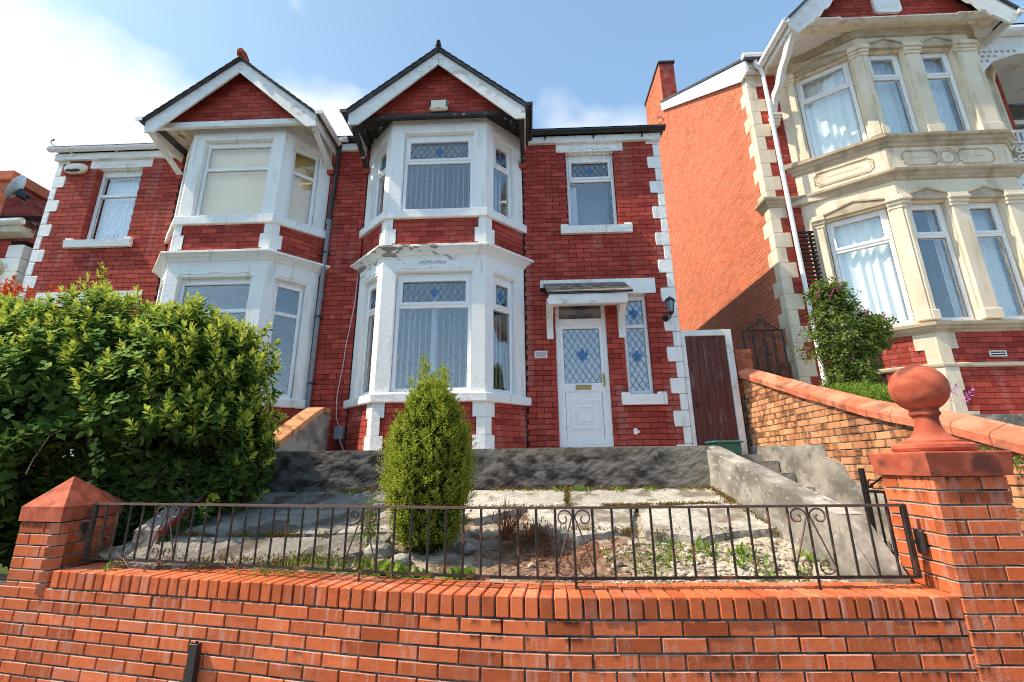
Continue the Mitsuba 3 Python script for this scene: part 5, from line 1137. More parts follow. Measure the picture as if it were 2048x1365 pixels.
HB = thing('laurel_bush', 'huge glossy green bush with yellow-green new shoots, left of the garden', 'bush')
front = lambda p, n: ((n[:, 1] < 0.35) | (n[:, 2] > 0.3)) & (p[:, 2] > -0.75) & ~((p[:, 1] < 3.75) & (p[:, 0] > -4.4))
tp, tn = blob_points(BUSH, 5200, rg, front, 0.13)
ax = unit(tn + np.array([0, 0, 0.55]) + rg.normal(0, 0.25, tn.shape)); tp = tp * 0.9; _k = ~((tp[:, 0] > -4.15) & (tp[:, 1] < 4.12) & (tp[:, 2] < 0.32)) & ~((tp[:, 1] < 3.72) & (tp[:, 0] > -4.6)); tp, tn, ax = tp[_k], tn[_k], ax[_k]; off = rg.uniform(-0.22, 0.06, (len(tp), 1)); tp = tp + tn * off
mb = rosettes(tp, ax, rg, 8, (48, 100), 0.100, 0.052, 0.35, up=-0.06)
put(HB, 'old_leaves', mb, 'laurel_leaf', kind='stuff')
pr = 0.55 + 0.60 * np.clip(tn[:, 2] * 1.1 + 0.15, 0, 1) + 0.9 * (meshkit.fbm(tp * 2.2, 2, 5) - 0.5) + 0.35 * (tp[:, 0] > -3.6) * (tp[:, 2] > 0.3)
sh = (rg.random(len(tp)) < pr) & (off[:, 0] > -0.12)
sp = tp[sh] + ax[sh] * 0.045; sa = unit(ax[sh] + np.array([0, 0, 0.5]))
mb = rosettes(sp, sa, rg, 9, (14, 68), 0.078, 0.035, 0.3); mb = rosettes(sp + sa * 0.026, sa, rg, 3, (8, 25), 0.05, 0.016, 0.2, mb)
put(HB, 'new_shoots', mb, 'laurel_shoot', kind='stuff')
q, qn = blob_points([(c, tuple(np.array(r) * 0.80)) for c, r in BUSH], 3600, rg, front, 0.1); FB = [((-3.95, 4.60, 0.0), (0.72, 0.42, 0.62)), ((-4.7, 4.45, -0.05), (0.8, 0.40, 0.75)), ((-5.4, 4.3, 0.0), (0.8, 0.4, 0.8)), ((-3.25, 4.75, 0.12), (0.48, 0.38, 0.55)), ((-3.4, 4.45, -0.1), (0.42, 0.3, 0.38))]; q2, qn2 = blob_points([(c, tuple(np.array(r) * 0.6)) for c, r in BUSH], 1800, rg, front, 0.1); q, qn = np.vstack([q, q2]) * 0.9, np.vstack([qn, qn2]); q3, qn3 = blob_points(FB, 2600, rg, lambda p, n: p[:, 2] > -0.8, 0.08); q, qn = np.vstack([q, q3]), np.vstack([qn, qn3]); _k = ~((q[:, 0] > -4.15) & (q[:, 1] < 4.12) & (q[:, 2] < 0.32)); q, qn = q[_k], qn[_k]
put(HB, 'inner_leaves', rosettes(q, unit(qn + rg.normal(0, 0.5, qn.shape)), rg, 6, (45, 105), 0.125, 0.055, 0.4), 'laurel_leaf', kind='stuff')
mb = MB()
for i in range(46):
    c, r = BUSH[i % 4]; u = unit(rg.normal(size=3) + (0, -0.5, 0.6)); e = (np.array(c) + u * np.array(r) * 0.92) * 0.9; s = np.array([c[0] * 0.9 + rg.normal(0, 0.3), 4.6, -0.9]); k = np.array([(s + (e - s) * t + np.array([0, 0, 0.25]) * math.sin(math.pi * t)) for t in np.linspace(0, 1, 7)]); mb.tube(k, np.linspace(0.022, 0.005, 7), 5)
put(HB, 'branches', mb, 'bark', kind='stuff')
for i, (x, y, z0, z1) in enumerate(((-5.02, 4.75, 1.75, 2.36), (-5.12, 4.7, 1.75, 2.14), (-4.86, 4.7, 1.75, 2.10), (-4.28, 4.5, 1.5, 1.92), (-3.72, 4.6, 1.45, 1.84), (-3.45, 4.6, 1.3, 1.70), (-3.1, 4.6, 1.0, 1.50), (-2.86, 4.6, 0.8, 1.16), (-2.78, 4.65, 0.5, 0.86), (-2.74, 4.7, 0.2, 0.58))):
    m = MB(); e = np.array([x, y, z1]) * 0.93; s = np.array([x + 0.06, y + 0.1, z0]) * 0.93; m.tube([s, (s + e) / 2 + (0.015, 0, 0), e], [0.009, 0.007, 0.004], 5); put(HB, 'sprig_stem', m, 'bark')
    t = np.linspace(0.35, 1, 7)[:, None]; P = s + (e - s) * t + rg.normal(0, 0.018, (7, 3)); mb = rosettes(P, unit(rg.normal(0, 0.35, (7, 3)) + (0, -0.15, 1)), rg, 8, (12, 62), 0.072, 0.022, 0.3); put(HB, 'sprig', mb, 'laurel_shoot')
# bramble over its upper left
BRM = thing('bramble', 'pale green bramble with rounded leaves scrambling over the upper left of the big bush', 'bramble')
kp = lambda p, n: front(p, n) & (p[:, 2] > 0.45) & (p[:, 0] < -3.7) & (n[:, 1] < 0.3) & (meshkit.fbm(p * 1.6, 2, 8) + 0.16 * p[:, 2] > 0.56)
bp, bn = blob_points(BUSH, 3600, rg, kp, 0.13); bp = bp * 0.9 + bn * 0.05
mb = rosettes(bp, unit(bn + np.array([0, -0.1, 0.9]) + rg.normal(0, 0.3, bn.shape)), rg, 3, (62, 90), 0.062, 0.055, 0.3, fold=0.12, droop=0.2)
put(BRM, 'leaves', mb, 'bramble_leaf', kind='stuff')
for i, pts in enumerate((((-4.3, 4.12, 1.05), (-4.0, 3.98, 0.75), (-3.85, 3.92, 0.45), (-3.75, 3.88, 0.1), (-3.72, 3.85, -0.12)), ((-4.05, 4.2, 0.8), (-3.7, 4.05, 0.62), (-3.55, 4.0, 0.4), (-3.5, 3.97, 0.2)))):
    t = np.linspace(0, 1, 26); P = np.stack([np.interp(t, np.linspace(0, 1, len(pts)), [p[k] for p in pts]) for k in range(3)], 1); P += 0.03 * np.stack([np.sin(t * 9), np.cos(t * 7), t * 0], 1)
    m = MB(); m.tube(P, 0.004, 5); put(BRM, 'stem', m, 'bark'); mb = rosettes(P + rg.normal(0, 0.03, P.shape), unit(rg.normal(0, 0.3, P.shape) + (0.1, -0.9, 0.5)), rg, 3, (65, 95), 0.052, 0.046, 0.3, fold=0.1); put(BRM, 'trailing_leaves', mb, 'bramble_leaf')
m = MB(); m.tube([(-3.95, 3.9, 0.42), (-4.15, 3.85, 0.30), (-4.22, 3.83, 0.10), (-4.24, 3.82, -0.02)], 0.005, 5); put(BRM, 'dry_stem', m, 'soffit_board')
RF = thing('red_leaved_shrub', 'orange-red leaved shrub showing behind the bush at the left edge', 'shrub')
P = np.array([(-6.95, 5.2, 2.0)]) + rg.normal(0, 1, (170, 3)) * (0.28, 0.25, 0.22); put(RF, 'leaves', rosettes(P, unit(rg.normal(0, 0.6, P.shape) + (0, -0.3, 1)), rg, 5, (30, 90), 0.10, 0.045), 'orange_leaf', kind='stuff')
m = MB(); m.tube([(-6.9, 5.3, 0.5), (-6.95, 5.2, 2.1)], [0.02, 0.006], 5); put(RF, 'stem', m, 'bark')

# yew
YW = thing('yew', 'upright golden green clipped yew standing in the middle of the garden', 'shrub')
YC = np.array([-0.80, 3.70]); yr = np.random.default_rng(31); yb = -0.58
def env(z): return np.interp(z, [-0.62, -0.45, -0.2, 0.05, 0.25, 0.45, 0.60, 0.75, 0.86], [0.17, 0.285, 0.35, 0.36, 0.345, 0.27, 0.19, 0.09, 0.0])
tips, nors = [], []
cols = []
for i in range(120):
    a = i * 2.39996; rr = math.sqrt((i + 0.5) / 120) * 0.345; top = float(np.interp(rr, [0.0, 0.08, 0.165, 0.25, 0.31, 0.35], [0.76, 0.70, 0.60, 0.46, 0.32, 0.10])) + yr.uniform(-0.09, 0.08)
    cols.append((a, rr, top, yr.uniform(0.038, 0.055)))
for a, rr, top, cr in [(2.6, 0.10, 0.93, 0.05), (2.9, 0.07, 0.88, 0.05), (0.2, 0.09, 0.84, 0.05), (-0.3, 0.12, 0.80, 0.05), (1.0, 0.16, 0.72, 0.045), (3.6, 0.16, 0.72, 0.05), (-1.2, 0.12, 0.68, 0.05), (4.2, 0.2, 0.56, 0.045), (5.6, 0.21, 0.50, 0.05), (0.1, 0.27, 0.36, 0.045)]: cols.append((a, rr, top, cr))
for a, rr, top, cr in cols:
    n = int(22 + 26 * (rr > 0.16) + (30 if top > 0.5 else 0)); z = yb + 0.05 + (top - yb - 0.05) * yr.random(n) ** (0.8 if top < 0.5 else 0.45); f = np.clip((z - yb) / 0.45, 0.0, 1); sc = np.minimum(0.55 + 0.45 * f, 1.0)
    cx, cy = YC[0] + rr * sc * math.cos(a), YC[1] + rr * sc * math.sin(a); ph = yr.random(n) * 6.28; tap = np.sqrt(np.clip((top - z) / 0.09, 0.05, 1)); b = cr * tap * (0.75 + 0.5 * yr.random(n))
    tips.append(np.stack([cx + b * np.cos(ph), cy + b * np.sin(ph), z], 1)); nors.append(np.stack([np.cos(ph), np.sin(ph), np.full(n, 0.75)], 1))
tips, nors = np.vstack(tips), np.vstack(nors); out = tips - np.array([YC[0], YC[1], 0]); rad = np.linalg.norm(out[:, :2], axis=1); lim = env(tips[:, 2])
ok = (rad > lim - 0.13) | (tips[:, 2] > 0.45); tips, nors, rad, lim = tips[ok], nors[ok], rad[ok], lim[ok]
nors = unit(nors + 0.4 * (tips - [YC[0], YC[1], 0]) * [2, 2, 0])
mb = rosettes(tips, nors, yr, 9, (25, 95), 0.022, 0.0105, 0.4, fold=0.1, droop=0.1); mb = rosettes(tips + nors * 0.016, unit(nors + (0, 0, 0.5)), yr, 7, (10, 70), 0.018, 0.009, 0.4, mb, 0.1, 0.1)
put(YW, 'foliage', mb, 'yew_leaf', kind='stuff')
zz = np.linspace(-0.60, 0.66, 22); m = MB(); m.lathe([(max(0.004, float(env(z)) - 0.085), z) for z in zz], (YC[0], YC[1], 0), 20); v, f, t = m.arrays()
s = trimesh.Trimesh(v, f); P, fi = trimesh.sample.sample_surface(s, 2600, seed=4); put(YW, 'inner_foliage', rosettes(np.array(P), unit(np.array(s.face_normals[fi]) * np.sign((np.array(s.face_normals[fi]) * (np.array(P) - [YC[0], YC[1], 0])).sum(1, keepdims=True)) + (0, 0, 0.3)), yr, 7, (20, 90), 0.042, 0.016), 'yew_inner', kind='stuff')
for k in range(7):
    a = k * 0.9; m = MB(); m.tube([(YC[0] + 0.05 * math.cos(a), YC[1] + 0.05 * math.sin(a), -0.68), (YC[0] + 0.13 * math.cos(a), YC[1] + 0.13 * math.sin(a), -0.2), (YC[0] + 0.10 * math.cos(a), YC[1] + 0.10 * math.sin(a), 0.45)], [0.03, 0.022, 0.006], 6); put(YW, 'stem', m, 'bark')
YS = thing('yew_seedling', 'small dark green upright seedling at the left foot of the yew', 'shrub')
P = np.array([-1.22, 3.62, -0.38]) + yr.normal(0, 1, (130, 3)) * (0.035, 0.035, 0.085); put(YS, 'foliage', rosettes(P, unit(yr.normal(0, 0.5, P.shape) + (0, -0.2, 1)), yr, 7, (15, 80), 0.028, 0.009), 'rose_leaf', kind='stuff')
m = MB(); m.tube([(-1.22, 3.62, -0.62), (-1.22, 3.62, -0.3)], [0.008, 0.003], 5); put(YS, 'stem', m, 'bark')
DS = thing('dead_shrub', 'dry brown leafless shrub just right of the yew', 'shrub')
mb = MB()
for i in range(70):
    s = np.array([-0.22, 3.95, -0.55]); d = unit(yr.normal(0, 0.55, 3) * (1, 0.7, 0.3) + (0.25, 0, 0.9)); mb.tube([s + yr.normal(0, 0.03, 3) * (1, 1, 0), s + d * 0.12 + yr.normal(0, 0.015, 3), s + d * yr.uniform(0.2, 0.34)], [0.003, 0.0022, 0.0012], 4)
put(DS, 'twigs', mb, 'dead_needles', kind='stuff')

# rose against the right-hand house
RS = thing('rose_bush', 'leafy climbing rose with pink flowers against the right-hand house', 'rose bush')
rr_ = np.random.default_rng(41)
RB = [((4.42, 6.35, 1.75), (0.40, 0.30, 0.55)), ((4.36, 6.35, 2.25), (0.27, 0.22, 0.30)), ((4.72, 6.3, 1.75), (0.33, 0.25, 0.28)), ((4.45, 6.35, 1.15), (0.33, 0.28, 0.40)), ((4.85, 6.35, 1.9), (0.22, 0.2, 0.16)), ((4.3, 6.3, 0.75), (0.3, 0.25, 0.3))]
P, Nn = blob_points(RB, 3300, rr_, lambda p, n: n[:, 1] < 0.5, 0.09, 4.5); P = P + Nn * rr_.uniform(-0.2, 0.05, (len(P), 1)) + rr_.normal(0, 0.02, P.shape)
put(RS, 'leaves', rosettes(P, unit(Nn + rr_.normal(0, 0.5, P.shape) + (0, 0, 0.4)), rr_, 5, (45, 100), 0.055, 0.036, 0.4), 'rose_leaf', kind='stuff')
for i in range(14):
    e = np.array([4.45, 6.35, 1.6]) + rr_.normal(0, 1, 3) * (0.25, 0.12, 0.5); s = np.array([4.40 + rr_.normal(0, 0.05), 6.4, 0.2]); m = MB(); m.tube([s, (s + e) / 2 + rr_.normal(0, 0.05, 3), e], [0.010, 0.007, 0.004], 5); put(RS, 'stem', m, 'bark')
for i, p in enumerate(((4.36, 6.05, 2.42), (4.24, 6.05, 2.33), (4.08, 6.1, 2.36), (4.52, 6.0, 2.05), (4.68, 6.05, 1.38), (4.52, 6.05, 1.30), (3.72, 6.1, 1.52), (3.76, 6.08, 1.49), (4.9, 6.1, 1.95), (4.62, 6.05, 2.0), (4.84, 6.05, 1.6))):
    P = np.repeat([p], 9, 0) + rr_.normal(0, 0.006, (9, 3)); put(RS, 'flower', rosettes(P[:1], unit(np.array([[0.0, -0.7, 0.6]])), rr_, 13, (10, 95), 0.025, 0.024, 0.2, fold=-0.2, droop=-0.2), 'pink_petal')
m = MB(); m.tube([(4.1, 6.3, 1.15), (3.95, 6.2, 1.40), (3.75, 6.1, 1.50)], 0.004, 5); put(RS, 'stem', m, 'bark')
P = np.array([3.75, 6.1, 1.46]) + rr_.normal(0, 1, (22, 3)) * (0.07, 0.04, 0.06); put(RS, 'side_leaves', rosettes(P, unit(rr_.normal(0, 0.6, P.shape) + (0, -0.4, 0.5)), rr_, 4, (40, 100), 0.045, 0.03), 'rose_leaf', kind='stuff')
LG = thing('border_plants', 'bright feathery green border plants with violet flowers behind the sloping wall', 'plant')
P = np.stack([rr_.uniform(3.75, 4.5, 900), rr_.uniform(5.2, 6.0, 900), 0 * np.ones(900)], 1); P[:, 2] = 0.50 + 0.25 * (P[:, 1] - 5.2) + rr_.uniform(0, 0.30, 900)
put(LG, 'leaves', rosettes(P, unit(rr_.normal(0, 0.4, P.shape) + (0, -0.2, 1)), rr_, 5, (10, 70), 0.075, 0.012), 'weed_leaf', kind='stuff')
for p in ((4.35, 4.95, 0.70), (4.45, 4.95, 0.72), (4.55, 4.9, 0.68), (4.62, 4.9, 0.73), (4.28, 5.0, 0.70), (4.5, 4.92, 0.78), (5.2, 4.2, 0.16), (5.3, 4.2, 0.14), (5.42, 4.2, 0.16), (5.1, 4.25, 0.17)):
    put(LG, 'flower', rosettes(np.array([p]), np.array([[0, -0.5, 0.8]]), rr_, 9, (20, 90), 0.04, 0.03, 0.2, fold=-0.1), 'violet_petal')
m = MB(); m.add([(3.5, 2.0, -0.4), (12, 2.0, -0.4), (12, 7.5, 0.62), (3.5, 7.5, 0.62)], [[0, 1, 2, 3]]); put('', 'upper_garden', m, 'soil', kind='structure')
m = MB(); m.box(4.6, 12, 6.2, 7.4, 0.3, 0.60); put('', 'upper_path', m, 'concrete', kind='structure')

# weeds, moss, ivy
wr = np.random.default_rng(51)
def weed(x, y, z, s, label, group=None, bs='weed_leaf', k=9, wide=0.28, cat='weed', name='weed'):
    n = max(3, int(8 * s / 0.1)); P = np.array([x, y, z]) + wr.normal(0, 1, (n, 3)) * (s * 0.35, s * 0.3, s * 0.12); P[:, 2] = np.maximum(P[:, 2], z - 0.01)
    put('', name, rosettes(P, unit(wr.normal(0, 0.3, P.shape) + (0, -0.1, 1)), wr, k, (12, 80), s * 0.55, s * wide * 0.55, 0.3), bs, label=label, cat=cat, group=group)
WG = 'weeds along the foot of the retaining wall'
ORD = ('first', 'second', 'third', 'fourth', 'fifth', 'sixth', 'seventh', 'eighth', 'ninth', 'tenth', 'eleventh')
for i, x in enumerate((-2.5, -1.95, -1.55, 0.02, 0.28, 0.52, 0.62, 0.95, 1.25, 1.45, 1.62)):
    weed(x + wr.normal(0, 0.03), 5.14, float(gz(x, 5.14)) + 0.02, wr.uniform(0.06, 0.13), f'{ORD[i]} weed from the left sprouting at the foot of the blackened retaining wall', WG)
WG2 = 'weeds in the rubble'
for i, (x, y, s) in enumerate(sorted(((1.25, 3.62, 0.12), (1.45, 3.55, 0.13), (1.55, 3.45, 0.12), (1.38, 3.4, 0.10), (1.72, 3.3, 0.10), (1.05, 3.75, 0.09), (1.9, 3.5, 0.11), (0.55, 3.55, 0.08)))):
    weed(x, y, float(soilz(np.array([x]), np.array([y]))[0]) + 0.01, s, f'{ORD[i]} weed from the left growing in the pale rubble behind the railing', WG2)
for i, (x, y, s, l) in enumerate(((-0.95, 3.22, 0.20, 'largest broad-leaved green plant in front of the yew'), (-0.72, 3.18, 0.17, 'broad-leaved green plant before the middle of the yew'), (-0.50, 3.25, 0.15, 'broad-leaved green plant at the right front of the yew'), (-1.16, 3.32, 0.16, 'broad-leaved green plant at the left front of the yew'))):
    weed(x, y, float(soilz(np.array([x]), np.array([y]))[0]) + 0.01, s, l, None, k=8, wide=0.6, cat='plant', name='leafy_plant')
weed(-2.30, 3.02, -0.655, 0.0, '', None) if False else None
pt_, tt, nn_ = wall_at(s_of(-3.0), 0.10)
weed(-2.93, 3.32, ZC + 0.012, 0.075, 'tiny pale seedling rooted in the coping bricks near the left pier', None, k=6, wide=0.35, cat='seedling', name='seedling')
for i, (x, y) in enumerate(((-2.7, 3.5), (-1.45, 3.3), (-1.6, 3.2))):
    n = 60; P = np.array([x, y, float(soilz(np.array([x]), np.array([y]))[0])]) + wr.normal(0, 1, (n, 3)) * (0.12, 0.08, 0.01); put('', 'dry_grass', leaf_mesh(P, unit(wr.normal(0, 0.5, (n, 3)) + (0, 0, 1)), unit(wr.normal(0, 1, (n, 3))), 0.16, 0.006, wr, 0, 0.3), 'soffit_board' if i == 0 else 'weed_leaf', label=('straw coloured dry grass behind the left end of the railing', 'thin green grass tuft between the left pier and the yew', 'thin green grass tuft close behind the railing, left of the yew')[i], cat='grass', kind='stuff')
_n = 420; _c = wr.integers(0, 16, _n); _cx, _cy = wr.uniform(0.6, 1.95, 16), wr.uniform(3.05, 3.75, 16); _P = np.column_stack([_cx[_c] + wr.normal(0, 0.07, _n), _cy[_c] + wr.normal(0, 0.05, _n)]); _P = np.column_stack([_P, soilz(_P[:, 0], _P[:, 1]) + 0.012]); put('', 'ground_moss', rosettes(_P, unit(wr.normal(0, 0.4, _P.shape) + (0, 0, 1)), wr, 5, (20, 85), 0.026, 0.012), 'weed_leaf', label='low yellow-green moss patches creeping through the rubble behind the railing', cat='moss', kind='stuff')
def moss():
    mb = None; P = []
    for (x0, y0), (x1, y1), n, w in (((0.4, 4.565), (1.93, 4.62), 420, 0.022), ((-2.9, 5.17), (1.9, 5.19), 420, 0.03), ((1.90, 3.9), (1.94, 5.2), 160, 0.03), ((-1.32, 4.6), (0.3, 4.57), 90, 0.015), ((0.36, 4.57), (0.38, 5.2), 80, 0.02), ((-2.95, 3.92), (-1.66, 3.90), 120, 0.02), ((0.95, 3.9), (1.9, 3.93), 110, 0.03), ((0.0, 4.0), (0.85, 3.95), 80, 0.03), ((-2.9, 3.36), (-1.3, 3.45), 160, 0.05)):
        n *= 3; t = wr.random((n, 1)); keepm = meshkit.noise(np.hstack([t * 14, t * 0 + n, t * 0]), 3) > 0.38; q = np.array([(x0, y0)]) + (np.array([(x1, y1)]) - np.array([(x0, y0)])) * t + wr.normal(0, w, (n, 2)); q = q[keepm]; P.append(np.column_stack([q, gz(q[:, 0], q[:, 1]) + 0.03 + wr.uniform(0, 0.015, len(q))]))
    P = np.vstack(P); put('', 'moss', rosettes(P, unit(wr.normal(0, 0.4, P.shape) + (0, 0, 1)), wr, 5, (20, 90), 0.022, 0.010), 'moss', label='brown and green moss lining the joints of the garden paving', cat='moss', kind='stuff')
moss()
IV = thing('ivy', 'dark green ivy hanging over the brick dividing wall left of the retaining wall', 'ivy')
n = 900; y = wr.uniform(3.75, 5.3, n); z = np.interp(y, [3.8, 4.12, 5.3], [-0.45, -0.28, 0.24]) - np.abs(wr.normal(0, 0.17, n)) * ((y > 4.6) | (y < 4.2)) - np.abs(wr.normal(0, 0.08, n)); P = np.column_stack([np.full(n, -2.95) + wr.uniform(0, 0.05, n), y, z])
put(IV, 'leaves', leaf_mesh(P, unit(wr.normal(0, 0.4, P.shape) + (0.3, -0.2, -0.7)), unit(wr.normal(0, 0.3, P.shape) + (1, -0.3, 0.5)), 0.045, 0.04, wr), 'ivy_leaf', kind='stuff')
m = MB(); m.tube([(-2.955, 5.2, -0.5), (-2.955, 5.1, 0.05), (-2.955, 4.7, -0.12)], 0.004, 5); put(IV, 'stem', m, 'bark')
CV = thing('creeper', 'small leaved creeper trailing along the right end of the boundary wall below its coping', 'creeper')
n = 420; y = wr.uniform(2.6, 3.55, n); P = np.column_stack([3.26 - wr.uniform(0, 0.03, n), y, np.interp(y, [1.2, 2.6, 3.24, 3.83], [-0.6, -0.14, 0.07, 0.265]) - 0.04 - np.abs(wr.normal(0, 0.03, n))]); put(CV, 'leaves', leaf_mesh(P, unit(wr.normal(0, 0.6, P.shape) + (-0.4, 0, -0.3)), unit(wr.normal(0, 0.5, P.shape) + (-1, -0.3, 0.5)), 0.022, 0.016, wr), 'rose_leaf', kind='stuff')
m = MB(); m.tube([(3.28, 3.55, 0.12), (3.28, 2.6, -0.19)], 0.003, 5); put(CV, 'stem', m, 'bark')
# ---------------------------------------------------------------- gates and small things
G1 = thing('plank_gate', 'dark red-brown plank gate in a white frame beside the front house', 'gate')
m = MB(); m.box(2.415, 2.475, 7.0, 7.10, 0.12, 2.06, 0.006); m.box(3.105, 3.20, 7.0, 7.10, 0.12, 2.06, 0.006); put(G1, 'jamb', m, 'white_timber', kind='stuff')
m = MB(); m.box(2.475, 3.105, 7.0, 7.10, 1.965, 2.058, 0.006); put(G1, 'head', m, 'white_timber')
for k in range(7):
    w = 0.63 / 7; m = MB(); m.box(2.475 + k * w + 0.002, 2.475 + (k + 1) * w - 0.002, 7.03 + 0.002 * (k % 2), 7.06, 0.14, 1.96, 0.004); put(G1, 'plank', m, 'plank')
m = MB(); m.tube([(2.56, 7.02, 0.88), (2.56, 7.0, 0.88)], 0.028, 12); put(G1, 'latch_ring', m, 'black_iron')
BP = thing('brick_post', 'short red brick post between the plank gate and the iron side gate', 'post')
m = MB(); m.box(3.262, 3.505, 7.10, 7.35, -0.2, 1.745); c_ = put(BP, 'mortar', m, 'grey_mortar')
z = 1.748
for k in range(10):
    for j in range(2):
        fr = frame((3.258, 7.096, 0), (1, 0, 0), (0, -1, 0)); e = (0.0, 0.16, 0.25) if k % 2 else (0.0, 0.09, 0.25); mm = MB(); mm.add(*brick_mesh([(e[j] + 0.003, z - 0.068), (e[j + 1] - 0.003, z - 0.068), (e[j + 1] - 0.003, z), (e[j] + 0.003, z)], fr, -0.1, 0.002, 0.002)); put(c_, 'brick', mm, 'garden_brick')
    z -= 0.076
G2 = thing('iron_gate', 'ornate black wrought iron side gate with scrolls, half hidden behind the boundary wall', 'gate')
m = MB(); gf = frame((0, 7.3, 0), (1, 0, 0), (0, -1, 0))
for a, b, c, d in ((3.51, 3.535, 0.6, 2.13), (4.14, 4.165, 0.6, 2.13), (3.51, 4.165, 2.105, 2.13), (3.51, 4.165, 0.65, 0.67)): bar(m, gf, a, b, c, d, -0.012, 0.012, 0.002)
put(G2, 'frame', m, 'black_iron', kind='stuff')
for u in (3.66, 3.69, 3.83, 3.86, 3.98, 4.01):
    m = MB(); bar(m, gf, u, u + 0.012, 0.66, 2.11, -0.006, 0.006, 0.001); put(G2, 'bar', m, 'black_iron')
for u, z, r, s in [(3.60, 2.02, 0.05, 1), (3.76, 2.0, 0.055, -1), (3.93, 2.02, 0.05, 1), (4.08, 2.0, 0.055, -1), (3.76, 1.75, 0.06, 1), (3.92, 1.72, 0.06, -1), (3.60, 1.45, 0.06, 1), (4.08, 1.5, 0.06, -1), (3.78, 1.4, 0.06, 1), (3.92, 1.38, 0.06, -1), (3.70, 2.19, 0.05, 1), (3.97, 2.19, 0.05, -1), (3.79, 2.23, 0.045, -1), (3.89, 2.23, 0.045, 1), (3.62, 2.15, 0.035, 1), (4.06, 2.15, 0.035, -1)]:
    t = np.linspace(0.3, 8.2, 24); q = r * t / 8.2; m = MB(); m.tube(gf(u + s * q * np.cos(t), z + q * np.sin(t), 0.0), 0.006, 5); put(G2, 'scroll', m, 'black_iron')
for s in (-1, 1):
    m = MB(); t = np.linspace(0, 1, 12); m.tube(gf(3.84 + s * (0.30 * (1 - t) ** 1.5), 2.12 + 0.2 * t, 0.0), 0.007, 5); put(G2, 'crest', m, 'black_iron')
    m = MB(); m.tube(gf(3.84 + s * (0.03 + 0.26 * t ** 2), 2.0 - 1.0 * t, 0.0), 0.006, 5); put(G2, 'curved_bar', m, 'black_iron')
m = MB(); m.tube(gf(np.array([3.84, 3.84]), np.array([2.12, 2.38]), 0.0), 0.006, 5); m.tube(gf(np.array([3.79, 3.89]), np.array([2.31, 2.31]), 0.0), 0.006, 5); m.tube(gf(np.array([3.81, 3.84, 3.87]), np.array([2.36, 2.40, 2.36]), 0.0), 0.006, 5); put(G2, 'cross', m, 'black_iron')
G3 = thing('garden_gate', 'open low black iron gate behind the ball-topped pier', 'gate')
gf = frame((2.46, 0, 0), (0, 1, 0), (-1, 0, 0))
m = MB()
for a, b, c, d in ((3.15, 3.175, -0.62, -0.05), (3.60, 3.64, -0.68, -0.035), (3.15, 3.62, -0.205, -0.185), (3.15, 3.62, -0.60, -0.58)): bar(m, gf, a, b, c, d, -0.012, 0.012, 0.002)
put(G3, 'frame', m, 'black_iron', kind='stuff')
for y in (3.25, 3.34, 3.43, 3.52): m = MB(); bar(m, gf, y, y + 0.012, -0.59, -0.19, -0.006, 0.006, 0.001); put(G3, 'bar', m, 'black_iron')
m = MB(); m.tube(gf(np.array([3.60, 3.17]), np.array([-0.18, 0.03]), 0.0), 0.007, 5); put(G3, 'brace', m, 'black_iron')
m = MB(); t = np.linspace(0.3, 8, 20); m.tube(gf(3.55 + 0.035 * t / 8 * np.cos(t), -0.15 + 0.035 * t / 8 * np.sin(t), 0.0), 0.005, 5); put(G3, 'scroll', m, 'black_iron')

WL = thing('wall_lantern', 'black coach lantern fixed to the corner right of the front door', 'lamp')
lx, ly, lz = 2.235, 6.80, 2.42
m = MB(); m.lathe([(0.0, 0.165), (0.012, 0.16), (0.010, 0.145), (0.05, 0.13), (0.085, 0.085), (0.078, 0.08), (0.0, 0.08)], (lx, ly, lz - 0.02), 6); put(WL, 'roof', m, 'black_iron')
m = MB(); m.lathe([(0.062, 0.08), (0.040, -0.10)], (lx, ly, lz - 0.02), 6); put(WL, 'glass', m, 'obscure_glass')
m = MB()
for a in np.arange(6) * math.pi / 3: m.tube([(lx + 0.066 * math.cos(a), ly + 0.066 * math.sin(a), lz + 0.06), (lx + 0.042 * math.cos(a), ly + 0.042 * math.sin(a), lz - 0.12)], 0.005, 4)
put(WL, 'cage', m, 'black_iron', kind='stuff')
m = MB(); m.lathe([(0.0, -0.15), (0.02, -0.145), (0.046, -0.10), (0.0, -0.10)], (lx, ly, lz - 0.02), 6); m.tube([(lx, ly, lz - 0.16), (lx - 0.01, ly + 0.03, lz - 0.21), (lx - 0.035, ly + 0.12, lz - 0.20), (lx - 0.04, 6.98, lz - 0.16)], 0.011, 6); put(WL, 'arm', m, 'black_iron')
m = MB(); m.tube([(lx - 0.04, 6.955, lz - 0.17), (lx - 0.04, 6.985, lz - 0.17)], 0.05, 12); put(WL, 'back_plate', m, 'black_iron')
A1 = thing('alarm_box', 'cream burglar alarm box under the peak of the right gable', 'alarm')
m = MB(); m.box(BX - 0.145, BX + 0.165, 6.24, 6.328, 5.775, 5.985, 0.03); put(A1, 'case', m, 'cream_plastic')
for s in (-1, 1): m = MB(); m.box(BX + 0.01 + s * 0.125, BX + 0.01 + s * 0.150, 6.232, 6.30, 5.83, 5.95, 0.012); put(A1, 'side_lens', m, 'navy_plastic')
m = MB(); m.tube([(BX + 0.01, 6.238, 5.80), (BX + 0.01, 6.245, 5.80)], 0.012, 10); put(A1, 'screw_cover', m, 'navy_plastic')
A2 = thing('alarm_box', 'white oval alarm box with blue lens at the far left of the left-hand house', 'alarm')
mm = trimesh.creation.icosphere(subdivisions=3); v = np.array(mm.vertices); v = np.sign(v) * np.abs(v) ** 0.75 * (0.215, 0.06, 0.105) + (-8.29, 6.945, 5.395); m = MB(); m.add(v, mm.faces); put(A2, 'case', m, 'cream_plastic', smooth=True)
